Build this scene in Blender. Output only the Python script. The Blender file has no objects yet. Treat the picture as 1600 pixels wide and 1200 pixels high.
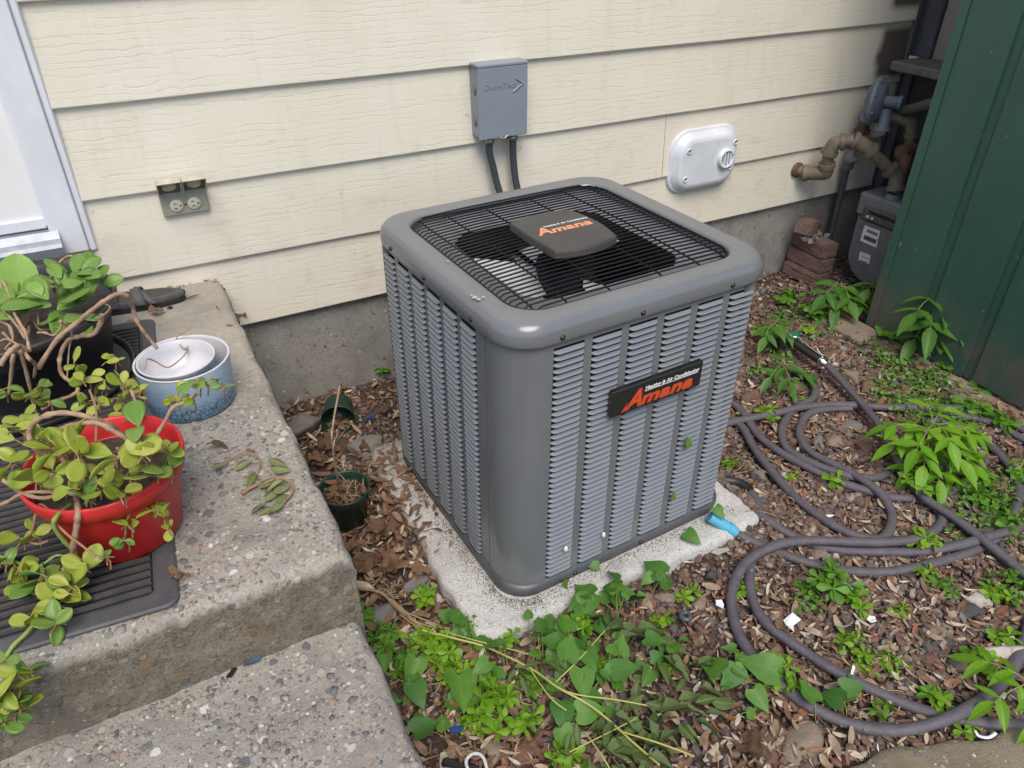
import bpy, bmesh, math, random
import numpy as np
from mathutils import Vector, Matrix

random.seed(7)
RNG = np.random.default_rng(11)
PI = math.pi
SC = bpy.context.scene
COL = SC.collection

# ------------------------------------------------------------------ camera, sky, sun, exposure
CAM_POS = Vector((0.1434, -2.3835, 1.5884))
FOC, YAW, PIT, ROLL = 1174.3, 0.49052, 0.58567, 0.00146
FW = Vector((math.sin(YAW) * math.cos(PIT), math.cos(YAW) * math.cos(PIT), -math.sin(PIT)))
_r0 = Vector((math.cos(YAW), -math.sin(YAW), 0)); _u0 = _r0.cross(FW)
RT = _r0 * math.cos(ROLL) + _u0 * math.sin(ROLL)
UP = -_r0 * math.sin(ROLL) + _u0 * math.cos(ROLL)
cam = bpy.data.cameras.new('camera'); camo = bpy.data.objects.new('camera', cam); COL.objects.link(camo)
camo.matrix_world = Matrix(((RT.x, UP.x, -FW.x, CAM_POS.x), (RT.y, UP.y, -FW.y, CAM_POS.y), (RT.z, UP.z, -FW.z, CAM_POS.z), (0, 0, 0, 1)))
cam.sensor_width = 36; cam.lens = FOC / 1600 * 36; cam.clip_start = 0.05; cam.clip_end = 200
SC.camera = camo

SUN_EL, SUN_AZ = 58, 198          # azimuth in degrees clockwise from +y; the veiled sun stands behind the viewer
world = bpy.data.worlds.new('World'); SC.world = world; world.use_nodes = True
wn = world.node_tree.nodes; wl = world.node_tree.links; wn.clear()
sky = wn.new('ShaderNodeTexSky'); sky.sky_type = 'NISHITA'; sky.sun_disc = False
sky.sun_elevation = math.radians(SUN_EL); sky.sun_rotation = math.radians(SUN_AZ)
sky.air_density = 1.0; sky.dust_density = 2.0; sky.ozone_density = 1.0
bg = wn.new('ShaderNodeBackground'); bg.inputs['Strength'].default_value = 0.105
wo = wn.new('ShaderNodeOutputWorld'); wl.new(sky.outputs[0], bg.inputs[0]); wl.new(bg.outputs[0], wo.inputs[0])
sl = bpy.data.lights.new('sun', 'SUN'); sl.energy = 1.5; sl.angle = math.radians(34); sl.color = (1.0, 0.93, 0.82)
so = bpy.data.objects.new('sun', sl); COL.objects.link(so)
_d = Vector((math.sin(math.radians(SUN_AZ)) * math.cos(math.radians(SUN_EL)), math.cos(math.radians(SUN_AZ)) * math.cos(math.radians(SUN_EL)), math.sin(math.radians(SUN_EL))))
so.rotation_euler = (-_d).to_track_quat('-Z', 'Y').to_euler(); so.location = (0, -3, 6)
SC.view_settings.view_transform = 'Standard'; SC.view_settings.look = 'None'
SC.view_settings.exposure = 0.86; SC.view_settings.gamma = 1.0; SC.view_settings.use_curve_mapping = False
SC.render.engine = 'CYCLES'
SC.cycles.use_denoising = True
SC.cycles.max_bounces = 8; SC.cycles.transparent_max_bounces = 8

# ------------------------------------------------------------------ surveying helpers: photo pixel -> point on a real plane
def _ray(px, py): return FW + RT * ((px - 800) / FOC) - UP * ((py - 600) / FOC)
def gz(px, py, z=0.0): d = _ray(px, py); return CAM_POS + d * ((z - CAM_POS.z) / d.z)
def wy(px, py, y=0.0): d = _ray(px, py); return CAM_POS + d * ((y - CAM_POS.y) / d.y)
def sx(px, py, x=0.0): d = _ray(px, py); return CAM_POS + d * ((x - CAM_POS.x) / d.x)

# ------------------------------------------------------------------ object helpers
INV = {}
def thing(name, label, cat, loc=(0, 0, 0), rotz=0.0, group=None):
    o = bpy.data.objects.new(name, None); COL.objects.link(o)
    o.empty_display_size = 0.05
    o.location = loc; o.rotation_euler = (0, 0, rotz)
    INV[o] = (Matrix.Translation(Vector(loc)) @ Matrix.Rotation(rotz, 4, 'Z')).inverted()
    tag(o, label, cat, group); return o
def tag(o, label=None, cat=None, group=None, kind=None):
    if label: o['label'] = label
    if cat: o['category'] = cat
    if group: o['group'] = group
    if kind: o['kind'] = kind
    return o
def adopt(o, parent, local=False):
    if parent is not None:
        o.parent = parent
        if not local and parent in INV: o.matrix_parent_inverse = INV[parent]
    return o
def put(name, me, parent=None, local=False, matrix=None):
    o = bpy.data.objects.new(name, me); COL.objects.link(o); adopt(o, parent, local)
    if matrix is not None: o.matrix_basis = matrix
    return o

class MB:
    """collects geometry for one mesh"""
    def __init__(s): s.v = []; s.f = []; s.sm = []
    def add(s, vs, fs, smooth=False):
        b = len(s.v); s.v += [tuple(p) for p in vs]; s.f += [tuple(i + b for i in f) for f in fs]; s.sm += [smooth] * len(fs); return s
    def box(s, lo, hi, bev=0.0, M=None):
        lo = Vector(lo); hi = Vector(hi)
        bev = min(bev, *(abs(hi[i] - lo[i]) * .49 for i in range(3)))
        if bev <= 0:
            vs = [Vector((x, y, z)) for z in (lo.z, hi.z) for y in (lo.y, hi.y) for x in (lo.x, hi.x)]
            fs = [(0, 2, 3, 1), (4, 5, 7, 6), (0, 1, 5, 4), (2, 6, 7, 3), (0, 4, 6, 2), (1, 3, 7, 5)]
        else:
            vs = []; idx = {}
            for cx in (0, 1):
                for cy in (0, 1):
                    for cz in (0, 1):
                        c = Vector((hi.x if cx else lo.x, hi.y if cy else lo.y, hi.z if cz else lo.z))
                        sg = (-1 if cx else 1, -1 if cy else 1, -1 if cz else 1)
                        for a in range(3):
                            p = c.copy()
                            for b in range(3):
                                if b != a: p[b] += sg[b] * bev
                            idx[(cx, cy, cz, a)] = len(vs); vs.append(p)
            fs = []
            for a in range(3):
                b, c = (a + 1) % 3, (a + 2) % 3
                for sd in (0, 1):
                    q = []
                    for (u, w) in ((0, 0), (1, 0), (1, 1), (0, 1)):
                        k = [0, 0, 0]; k[a] = sd; k[b] = u; k[c] = w; q.append(idx[(*k, a)])
                    fs.append(tuple(q) if sd else tuple(reversed(q)))
                for u in (0, 1):
                    for w in (0, 1):   # edge along a at (b=u, c=w)
                        k0 = [0, 0, 0]; k0[b] = u; k0[c] = w; k1 = list(k0); k1[a] = 1
                        q = [idx[(*k0, b)], idx[(*k1, b)], idx[(*k1, c)], idx[(*k0, c)]]
                        fs.append(tuple(q) if u == w else tuple(reversed(q)))
            for cx in (0, 1):
                for cy in (0, 1):
                    for cz in (0, 1):
                        t = (idx[(cx, cy, cz, 0)], idx[(cx, cy, cz, 1)], idx[(cx, cy, cz, 2)])
                        fs.append(t if (cx + cy + cz) % 2 else tuple(reversed(t)))
        if M is not None: vs = [M @ p for p in vs]
        return s.add(vs, fs)
    def tube(s, pts, r, n=8, caps=True, flat=1.0, smooth=True):
        pts = [Vector(p) for p in pts]; m = len(pts)
        rs = r if isinstance(r, (list, tuple)) else [r] * m
        t0 = (pts[1] - pts[0]).normalized()
        u = t0.cross(Vector((0, 0, 1)))
        if u.length < 1e-3: u = t0.cross(Vector((0, 1, 0)))
        u.normalize(); vs = []
        for i in range(m):
            t = (pts[min(i + 1, m - 1)] - pts[max(i - 1, 0)])
            if t.length < 1e-9: t = t0
            t = t.normalized(); u = (u - t * u.dot(t)); u.normalize(); w = t.cross(u)
            for k in range(n):
                a = 2 * PI * k / n; vs.append(pts[i] + u * (rs[i] * math.cos(a)) + w * (rs[i] * flat * math.sin(a)))
        fs = [(i * n + k, i * n + (k + 1) % n, (i + 1) * n + (k + 1) % n, (i + 1) * n + k) for i in range(m - 1) for k in range(n)]
        s.add(vs, fs, smooth)
        if caps:
            s.add(vs[:n], [tuple(reversed(range(n)))]); s.add(vs[-n:], [tuple(range(n))])
        return s
    def lathe(s, prof, n=32, M=None, smooth=True, wob=0.0, caps=True):
        vs = []; m = len(prof)
        ph = random.random() * 6
        for (r, z) in prof:
            for k in range(n):
                a = 2 * PI * k / n; rr = r * (1 + wob * math.sin(2 * a + ph) + wob * .5 * math.sin(3 * a + ph * 2)); vs.append(Vector((rr * math.cos(a), rr * math.sin(a), z)))
        if M is not None: vs = [M @ p for p in vs]
        fs = [(i * n + k, i * n + (k + 1) % n, (i + 1) * n + (k + 1) % n, (i + 1) * n + k) for i in range(m - 1) for k in range(n)]
        s.add(vs, fs, smooth)
        if caps and prof[0][0] > 1e-5: s.add(vs[:n], [tuple(reversed(range(n)))])
        if caps and prof[-1][0] > 1e-5: s.add(vs[-n:], [tuple(range(n))])
        return s
    def loft(s, loops, closed=True, smooth=True, cap0=False, cap1=False):
        n = len(loops[0]); vs = [p for l in loops for p in l]; fs = []
        for i in range(len(loops) - 1):
            for k in range(n if closed else n - 1):
                fs.append((i * n + k, i * n + (k + 1) % n, (i + 1) * n + (k + 1) % n, (i + 1) * n + k))
        s.add(vs, fs, smooth)
        if cap0: s.add(loops[0], [tuple(reversed(range(n)))])
        if cap1: s.add(loops[-1], [tuple(range(n))])
        return s
    def poly_prism(s, pts2, z0, z1, M=None, smooth=False):
        n = len(pts2); vs = [Vector((x, y, z0)) for x, y in pts2] + [Vector((x, y, z1)) for x, y in pts2]
        if M is not None: vs = [M @ p for p in vs]
        fs = [tuple(reversed(range(n))), tuple(range(n, 2 * n))]
        s.add(vs, fs); s.add(vs, [(k, (k + 1) % n, n + (k + 1) % n, n + k) for k in range(n)], smooth); return s
    def mesh(s, name, mat):
        me = bpy.data.meshes.new(name); me.from_pydata(s.v, [], s.f); me.materials.append(mat)
        me.polygons.foreach_set('use_smooth', s.sm); me.validate(); me.update(); return me
    def build(s, name, mat, parent=None, local=False, matrix=None):
        return put(name, s.mesh(name, mat), parent, local, matrix)

def np_mesh(name, V, F, mat, smooth=False):
    """fast mesh from arrays; F is (n,3) or (n,4)"""
    me = bpy.data.meshes.new(name); k = F.shape[1]
    me.vertices.add(len(V)); me.vertices.foreach_set('co', V.astype(np.float32).ravel())
    me.loops.add(F.size); me.loops.foreach_set('vertex_index', F.astype(np.int32).ravel())
    me.polygons.add(len(F)); me.polygons.foreach_set('loop_start', np.arange(0, F.size, k, dtype=np.int32))
    me.polygons.foreach_set('loop_total', np.full(len(F), k, dtype=np.int32))
    me.polygons.foreach_set('use_smooth', np.full(len(F), smooth))
    me.materials.append(mat); me.update(calc_edges=True); me.validate(); return me

def catmull(P, step=6):
    P = [Vector(p) for p in P]; out = []
    for i in range(len(P) - 1):
        a = P[max(i - 1, 0)]; b = P[i]; c = P[i + 1]; d = P[min(i + 2, len(P) - 1)]
        for k in range(step):
            t = k / step
            out.append(0.5 * ((2 * b) + (c - a) * t + (2 * a - 5 * b + 4 * c - d) * t * t + (3 * b - a - 3 * c + d) * t ** 3))
    out.append(P[-1]); return out
def rrect(x0, y0, x1, y1, r, z, n=8):
    out = []
    for (cx, cy, a0) in ((x0 + r, y0 + r, PI), (x1 - r, y0 + r, 1.5 * PI), (x1 - r, y1 - r, 0), (x0 + r, y1 - r, .5 * PI)):
        for k in range(n + 1):
            a = a0 + .5 * PI * k / n; out.append(Vector((cx + r * math.cos(a), cy + r * math.sin(a), z)))
    return out
def text_part(name, body, size, mat, parent, M, extrude=0.0006, shear=0.0, offset=0.0, align='LEFT', spacing=1.0, local=False):
    cu = bpy.data.curves.new(name, 'FONT'); cu.body = body; cu.size = size; cu.extrude = extrude; cu.shear = shear; cu.offset = offset
    cu.align_x = align; cu.space_character = spacing; cu.resolution_u = 3
    t = bpy.data.objects.new(name, cu); COL.objects.link(t)
    me = bpy.data.meshes.new_from_object(t.evaluated_get(bpy.context.evaluated_depsgraph_get()))
    bpy.data.objects.remove(t); bpy.data.curves.remove(cu)
    me.materials.clear(); me.materials.append(mat); me.name = name
    return put(name, me, parent, local, M)

# ------------------------------------------------------------------ materials
class NT:
    def __init__(s, name):
        s.m = bpy.data.materials.new(name); s.m.use_nodes = True; s.t = s.m.node_tree; s.t.nodes.clear()
        s.out = s.n('ShaderNodeOutputMaterial'); s.b = s.n('ShaderNodeBsdfPrincipled'); s.l(s.b.outputs[0], s.out.inputs[0])
    def n(s, typ, **kw):
        o = s.t.nodes.new(typ)
        for k, v in kw.items(): setattr(o, k, v)
        return o
    def l(s, a, b): s.t.links.new(a, b)
    def pos(s, scale=(1, 1, 1), rot=(0, 0, 0), obj=False):
        g = s.n('ShaderNodeTexCoord').outputs['Object'] if obj else s.n('ShaderNodeNewGeometry').outputs['Position']
        m = s.n('ShaderNodeMapping'); m.inputs['Scale'].default_value = scale; m.inputs['Rotation'].default_value = rot
        s.l(g, m.inputs[0]); return m.outputs[0]
    def noise(s, vec, scale, detail=4, rough=.55, dist=0.0):
        t = s.n('ShaderNodeTexNoise'); t.inputs['Scale'].default_value = scale; t.inputs['Detail'].default_value = detail
        t.inputs['Roughness'].default_value = rough; t.inputs['Distortion'].default_value = dist; s.l(vec, t.inputs['Vector']); return t.outputs[0]
    def ramp(s, fac, stops, interp='LINEAR'):
        r = s.n('ShaderNodeValToRGB'); r.color_ramp.interpolation = interp; e = r.color_ramp.elements
        while len(e) < len(stops): e.new(.5)
        for k, (p, c) in enumerate(stops):
            e[k].position = p; e[k].color = (*c, 1) if hasattr(c, '__len__') else (c, c, c, 1)
        s.l(fac, r.inputs[0]); return r.outputs[0]
    def mix(s, fac, a, b, mode='MIX'):
        x = s.n('ShaderNodeMix', data_type='RGBA', blend_type=mode)
        for sock, v in ((x.inputs[0], fac), (x.inputs[6], a), (x.inputs[7], b)):
            if hasattr(v, 'is_output'): s.l(v, sock)
            elif hasattr(v, '__len__'): sock.default_value = (*v, 1)
            else: sock.default_value = v
        return x.outputs[2]
    def math(s, op, a, b=0.0, clamp=False):
        x = s.n('ShaderNodeMath', operation=op); x.use_clamp = clamp
        for sock, v in ((x.inputs[0], a), (x.inputs[1], b)):
            if hasattr(v, 'is_output'): s.l(v, sock)
            else: sock.default_value = v
        return x.outputs[0]
    def bump(s, h, strength=.3, dist=.01, normal=None):
        b = s.n('ShaderNodeBump'); b.inputs['Strength'].default_value = strength; b.inputs['Distance'].default_value = dist
        s.l(h, b.inputs['Height'])
        if normal is not None: s.l(normal, b.inputs['Normal'])
        s.l(b.outputs[0], s.b.inputs['Normal']); return b.outputs[0]
    def base(s, c):
        if hasattr(c, 'is_output'): s.l(c, s.b.inputs['Base Color'])
        else: s.b.inputs['Base Color'].default_value = (*c, 1)
    def set(s, rough=.6, metal=0.0, spec=.5):
        s.b.inputs['Metallic'].default_value = metal; s.b.inputs['Specular IOR Level'].default_value = spec
        if hasattr(rough, 'is_output'): s.l(rough, s.b.inputs['Roughness'])
        else: s.b.inputs['Roughness'].default_value = rough

def simple(name, c1, c2=None, scale=20, rough=.6, metal=0.0, bump=0.0, bscale=None, spec=.5, obj=False, stretch=(1, 1, 1), dirt=None, dirt_amt=.45):
    t = NT(name); p = t.pos(stretch, obj=obj)
    c = c1
    if c2 is not None: c = t.ramp(t.noise(p, scale, 5), [(.3, c1), (.7, c2)])
    if dirt is not None:
        c = t.mix(t.math('MULTIPLY', t.ramp(t.noise(p, scale * .6 + 3, 6, .65), [(.45, 0.0), (.75, 1.0)]), dirt_amt), c, dirt)
    t.base(c); t.set(rough, metal, spec)
    if bump: t.bump(t.noise(p, bscale or scale * 3, 5), bump, .004)
    return t.m

def leaf_mat(name, c1, c2, transl=.3, rough=.45, vein=.15):
    t = NT(name)
    oi = t.n('ShaderNodeObjectInfo'); c = t.ramp(oi.outputs['Random'], [(0, c1), (1, c2)])
    nz = t.noise(t.pos((1, 1, 1)), 60, 4); c = t.mix(t.math('MULTIPLY', nz, .5), c, (c1[0] * .55, c1[1] * .55, c1[2] * .5))
    # midrib and side veins from the leaf's own coordinates
    tc = t.n('ShaderNodeTexCoord'); sep = t.n('ShaderNodeSeparateXYZ'); t.l(tc.outputs['Object'], sep.inputs[0])
    ay = t.math('ABSOLUTE', sep.outputs[1])
    mid = t.math('LESS_THAN', ay, .014)
    v = t.math('SINE', t.math('MULTIPLY', t.math('SUBTRACT', sep.outputs[0], t.math('MULTIPLY', ay, .8)), 46))
    v = t.math('GREATER_THAN', v, .9)
    c = t.mix(t.math('MULTIPLY', t.math('ADD', mid, t.math('MULTIPLY', v, .5)), vein), c, (min(1, c2[0] * 1.8 + .05), min(1, c2[1] * 1.5 + .05), c2[2] * 1.6 + .03))
    t.base(c); t.set(rough, 0, .4)
    tr = t.n('ShaderNodeBsdfTranslucent'); t.l(t.mix(.5, c, (.35, .5, .05), 'MIX'), tr.inputs[0])
    mx = t.n('ShaderNodeMixShader'); mx.inputs[0].default_value = transl
    t.l(t.b.outputs[0], mx.inputs[1]); t.l(tr.outputs[0], mx.inputs[2]); t.l(mx.outputs[0], t.out.inputs[0])
    t.bump(t.math('MULTIPLY', t.math('ADD', v, mid), -1.0), .25, .02)
    return t.m

# house siding: embossed wood grain, grime, brown stain at the far end
def make_siding():
    t = NT('cream_siding')
    p = t.pos((.22, 1, 1)); w = t.n('ShaderNodeTexWave', wave_type='BANDS', bands_direction='Z')
    w.inputs['Scale'].default_value = 17; w.inputs['Distortion'].default_value = 7; w.inputs['Detail'].default_value = 4; w.inputs['Detail Scale'].default_value = 2.4; w.inputs['Detail Roughness'].default_value = .62
    oi = t.n('ShaderNodeObjectInfo'); va = t.n('ShaderNodeVectorMath', operation='ADD'); t.l(p, va.inputs[0]); cx = t.n('ShaderNodeCombineXYZ'); t.l(t.math('MULTIPLY', oi.outputs['Random'], 37.0), cx.inputs[0]); t.l(t.math('MULTIPLY', oi.outputs['Random'], 11.3), cx.inputs[2]); t.l(cx.outputs[0], va.inputs[1])
    t.l(va.outputs[0], w.inputs[0])
    line = t.ramp(w.outputs[1], [(0, 1.0), (.13, 0.0)])
    br = t.ramp(t.noise(t.pos((.8, 1, 5)), 4, 3), [(.38, 0.0), (.6, 1.0)])
    line = t.math('MULTIPLY', line, br)
    fine = t.noise(t.pos((9, 9, 160)), 1.5, 4, .6)
    col = t.ramp(t.noise(t.pos((1, 1, 1)), 2.2, 4), [(.3, (.685, .64, .53)), (.7, (.745, .705, .605))])
    col = t.mix(t.math('MULTIPLY', line, .17), col, (.36, .32, .24))
    g = t.ramp(t.noise(t.pos((1.2, 1, 2.2)), 5.5, 7, .68), [(.55, 0.0), (.8, 1.0)])
    sep = t.n('ShaderNodeSeparateXYZ'); t.l(t.n('ShaderNodeNewGeometry').outputs['Position'], sep.inputs[0])
    low = t.ramp(sep.outputs[2], [(.36, 1.0), (.95, .22)])
    col = t.mix(t.math('MULTIPLY', t.math('MULTIPLY', g, low), .55), col, (.30, .25, .17))
    sp = t.ramp(t.noise(t.pos((1, 1, .6)), 38, 3, .5), [(.735, 0.0), (.77, 1.0)])
    st2 = t.ramp(t.noise(t.pos((7, 1, .9)), 3.0, 6, .7), [(.52, 0.0), (.78, 1.0)]); col = t.mix(t.math('MULTIPLY', st2, .22), col, (.42, .36, .25))
    col = t.mix(t.math('MULTIPLY', sp, .38), col, (.16, .13, .09))
    # brown stain patches near the right-hand end
    xm = t.math('ADD', sep.outputs[0], t.math('MULTIPLY', t.noise(t.pos(), 9, 3), .10))
    xs = t.ramp(t.math('SUBTRACT', xm, 2.6), [(.655, 0.0), (.70, 1.0)])
    zc = t.math('ADD', t.ramp(t.math('ABSOLUTE', t.math('SUBTRACT', sep.outputs[2], .975)), [(.085, 1.0), (.12, 0.0)]),
                t.ramp(t.math('SUBTRACT', sep.outputs[2], .9), [(.24, 0.0), (.27, 1.0)]), clamp=True)
    col = t.mix(t.math('MULTIPLY', t.math('MULTIPLY', xs, zc), .9), col, (.050, .032, .030))
    t.base(col); t.set(.62, 0, .35)
    h = t.math('SUBTRACT', t.math('MULTIPLY', fine, .25), line)
    t.bump(h, .24, .003); return t.m

def concrete(name, c_matrix, stones, sc_big, sc_small, cover=.5, moss=None, broom_y=None, bump=.5):
    """exposed aggregate: stones of random colour set in a mortar"""
    t = NT(name); p = t.pos()
    wob = t.n('ShaderNodeMixRGB', blend_type='ADD'); wob.inputs[0].default_value = .012
    t.l(p, wob.inputs[1]); nz3 = t.n('ShaderNodeTexNoise'); nz3.inputs['Scale'].default_value = 60; t.l(p, nz3.inputs['Vector']); t.l(nz3.outputs[1], wob.inputs[2])
    def layer(scale, thr):
        v = t.n('ShaderNodeTexVoronoi', feature='F1'); v.inputs['Scale'].default_value = scale; v.inputs['Randomness'].default_value = 1; t.l(wob.outputs[0], v.inputs['Vector'])
        s = t.n('ShaderNodeSeparateColor'); t.l(v.outputs['Color'], s.inputs[0])
        c = t.ramp(s.outputs[0], stones, 'CONSTANT')
        size = t.math('ADD', t.math('MULTIPLY', s.outputs[1], thr), .10)
        keep = t.math('LESS_THAN', s.outputs[2], cover)
        e = t.math('MULTIPLY', t.math('DIVIDE', t.math('SUBTRACT', size, v.outputs['Distance']), .06, clamp=True), keep)
        return c, e
    n1 = t.noise(p, 7, 7, .68); mat = t.ramp(n1, [(.32, [x * .58 for x in c_matrix]), (.5, [x * .92 for x in c_matrix]), (.7, [min(.75, x * 1.08) for x in c_matrix])])
    n2 = t.noise(p, 190, 5, .75); mat = t.mix(t.ramp(n2, [(.38, .75), (.62, 0.0)]), mat, [x * .52 for x in c_matrix])
    ca, ea = layer(sc_small, .42); cb, eb = layer(sc_big, .45)
    col = t.mix(t.math('MULTIPLY', ea, .85), mat, ca); col = t.mix(t.math('MULTIPLY', eb, .9), col, cb)
    h = t.math('ADD', t.math('MULTIPLY', t.math('MAXIMUM', ea, eb), .8), t.math('MULTIPLY', n2, .8))
    if broom_y is not None:
        s = t.n('ShaderNodeSeparateXYZ'); t.l(p, s.inputs[0])
        k = t.ramp(t.math('ADD', s.outputs[1], t.math('MULTIPLY', n1, .5)), [(0, 0.0), (1, 1.0)])
        k = t.math('DIVIDE', t.math('SUBTRACT', t.math('ADD', s.outputs[1], t.math('MULTIPLY', n1, .45)), broom_y), .25, clamp=True)
        bm = t.noise(t.pos((8, 230, 8)), 1.0, 3)
        smooth = t.mix(t.math('MULTIPLY', bm, .35), mat, [x * .7 for x in c_matrix])
        col = t.mix(t.math('MULTIPLY', k, .85), col, smooth)
        h = t.math('ADD', t.math('MULTIPLY', h, t.math('SUBTRACT', 1.0, k)), t.math('MULTIPLY', t.math('MULTIPLY', bm, k), .6))
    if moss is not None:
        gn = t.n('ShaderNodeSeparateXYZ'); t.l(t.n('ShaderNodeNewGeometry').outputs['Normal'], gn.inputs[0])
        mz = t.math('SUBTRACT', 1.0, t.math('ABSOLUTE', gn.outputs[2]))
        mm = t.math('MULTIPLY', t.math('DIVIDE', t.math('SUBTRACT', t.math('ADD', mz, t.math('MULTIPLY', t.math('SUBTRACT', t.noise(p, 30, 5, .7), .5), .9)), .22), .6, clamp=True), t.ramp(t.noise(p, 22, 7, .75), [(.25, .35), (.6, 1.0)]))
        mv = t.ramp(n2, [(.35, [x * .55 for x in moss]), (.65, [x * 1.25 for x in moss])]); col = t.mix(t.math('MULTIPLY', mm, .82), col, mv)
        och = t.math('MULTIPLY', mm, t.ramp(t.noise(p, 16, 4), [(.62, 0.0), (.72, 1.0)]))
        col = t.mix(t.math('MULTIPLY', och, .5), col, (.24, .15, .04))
    t.base(col); t.set(.88, 0, .25); t.bump(h, bump, .004); return t.m

STONES = [(0, (.21, .20, .185)), (.14, (.33, .295, .25)), (.28, (.40, .36, .30)), (.40, (.16, .16, .165)), (.50, (.50, .46, .39)), (.58, (.26, .235, .22)), (.68, (.36, .28, .22)), (.77, (.30, .285, .265)), (.87, (.62, .59, .53)), (.92, (.12, .125, .14)), (.96, (.42, .36, .30))]
M = {}
M['siding'] = make_siding()
M['trim'] = simple('white_trim_paint', (.74, .76, .80), (.66, .68, .73), 9, .45, bump=.12, bscale=50, stretch=(1, 1, .4), dirt=(.35, .32, .28), dirt_amt=.22)
M['door'] = simple('white_door_paint', (.78, .78, .77), (.72, .72, .72), 6, .4)
M['alu'] = simple('worn_aluminium', (.36, .39, .44), (.27, .29, .33), 30, .4, .5, dirt=(.12, .11, .10), dirt_amt=.3)
M['found'] = concrete('foundation_concrete', (.40, .38, .35), STONES, 70, 170, .14, bump=1.2)
M['steps'] = concrete('exposed_aggregate_concrete', (.42, .385, .33), STONES, 46, 105, .85, moss=(.112, .091, .058), broom_y=-.55, bump=.75)
M['pad'] = concrete('pale_cement_pad', (.66, .65, .62), [(0, (.68, .67, .64)), (.55, (.54, .52, .48)), (.86, (.30, .28, .25)), (.96, (.16, .15, .13))], 190, 420, .5, bump=.8)
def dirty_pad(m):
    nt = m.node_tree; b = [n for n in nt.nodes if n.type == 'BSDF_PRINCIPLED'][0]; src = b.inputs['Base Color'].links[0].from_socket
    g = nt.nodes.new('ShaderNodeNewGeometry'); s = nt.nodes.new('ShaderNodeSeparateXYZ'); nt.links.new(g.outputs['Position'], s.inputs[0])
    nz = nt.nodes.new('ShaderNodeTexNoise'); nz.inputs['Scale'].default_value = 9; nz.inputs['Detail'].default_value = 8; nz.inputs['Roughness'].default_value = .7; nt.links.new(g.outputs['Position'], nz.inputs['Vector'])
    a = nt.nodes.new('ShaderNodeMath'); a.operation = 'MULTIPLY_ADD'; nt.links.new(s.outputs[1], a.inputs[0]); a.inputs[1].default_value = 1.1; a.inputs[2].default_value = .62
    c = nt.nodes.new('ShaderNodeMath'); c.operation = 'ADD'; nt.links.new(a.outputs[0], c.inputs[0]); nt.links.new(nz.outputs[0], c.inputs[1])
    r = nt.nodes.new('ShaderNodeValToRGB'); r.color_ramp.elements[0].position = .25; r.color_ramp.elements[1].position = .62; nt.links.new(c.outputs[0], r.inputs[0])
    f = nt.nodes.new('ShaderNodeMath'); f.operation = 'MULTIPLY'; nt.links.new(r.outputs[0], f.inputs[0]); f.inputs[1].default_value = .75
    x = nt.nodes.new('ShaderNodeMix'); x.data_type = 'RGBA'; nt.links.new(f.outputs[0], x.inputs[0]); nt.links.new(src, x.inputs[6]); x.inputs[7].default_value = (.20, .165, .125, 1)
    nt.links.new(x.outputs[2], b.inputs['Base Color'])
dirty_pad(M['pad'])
M['path'] = concrete('old_path_concrete', (.30, .25, .17), STONES, 50, 120, .5, bump=.8)
def ac_paint():
    t = NT('grey_metal_paint'); p = t.pos()
    c = t.ramp(t.noise(p, 4, 5), [(.3, (.138, .145, .153)), (.7, (.156, .163, .171))])
    gn = t.n('ShaderNodeSeparateXYZ'); t.l(t.n('ShaderNodeNewGeometry').outputs['Normal'], gn.inputs[0])
    d = t.math('MULTIPLY', t.math('DIVIDE', t.math('SUBTRACT', gn.outputs[2], .75), .25, clamp=True), t.ramp(t.noise(p, 14, 7, .7), [(.25, .35), (.75, 1.0)]))
    c = t.mix(t.math('MULTIPLY', d, .45), c, (.245, .235, .215))
    sp = t.ramp(t.noise(p, 120, 2, .5), [(.72, 0.0), (.76, 1.0)]); c = t.mix(t.math('MULTIPLY', sp, .35), c, (.42, .40, .36))
    t.base(c); t.set(t.math('ADD', t.math('MULTIPLY', d, .4), .20), 0, .6)
    t.bump(t.noise(p, 300, 2), .05, .002); return t.m
M['ac'] = ac_paint()
M['louver'] = simple('sky_lit_louver_paint', (.20, .217, .238), (.178, .194, .214), 12, .34, dirt=(.22, .20, .17), dirt_amt=.35)  # cabinet grey made lighter and bluer, sky light put into the colour
M['acdark'] = simple('base_pan_paint', (.075, .082, .092), (.06, .065, .075), 18, .4, dirt=(.16, .14, .11), dirt_amt=.4)
M['black'] = simple('black_plastic', (.013, .013, .014), (.018, .018, .019), 20, .38)
M['wire'] = simple('black_wire', (.007, .007, .008), None, 20, .45, spec=.3)
M['motor'] = simple('black_motor', (.008, .008, .009), None, 20, .7, spec=.2)
M['cap'] = simple('sun_faded_black_plastic', (.052, .049, .046), (.075, .070, .064), 14, .55, bump=.08, bscale=200)
M['coil'] = simple('dark_coil_fins', (.012, .012, .013), (.022, .021, .02), 90, .7)
M['orif'] = simple('grey_sheet_metal', (.22, .23, .245), (.26, .27, .285), 20, .45)
M['blade'] = simple('bright_aluminium', (.82, .83, .85), (.7, .71, .74), 9, .38, .35)
M['orange'] = simple('orange_print', (.62, .075, .018), (.52, .06, .015), 60, .5)
M['salmon'] = simple('faded_orange_print', (.80, .33, .16), (.7, .26, .12), 60, .6)
M['whiteprint'] = simple('white_print', (.72, .72, .72), None, 40, .5)
M['screw'] = simple('dull_screw_steel', (.03, .03, .033), (.06, .055, .05), 200, .4, .7)
M['elec'] = simple('grey_blue_powder_coat', (.225, .262, .31), (.205, .24, .285), 15, .42, bump=.08, bscale=240, dirt=(.3, .3, .29), dirt_amt=.2)
M['conduit'] = simple('dark_grey_conduit', (.052, .058, .070), (.04, .044, .054), 50, .5, bump=.2, bscale=260)
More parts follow.
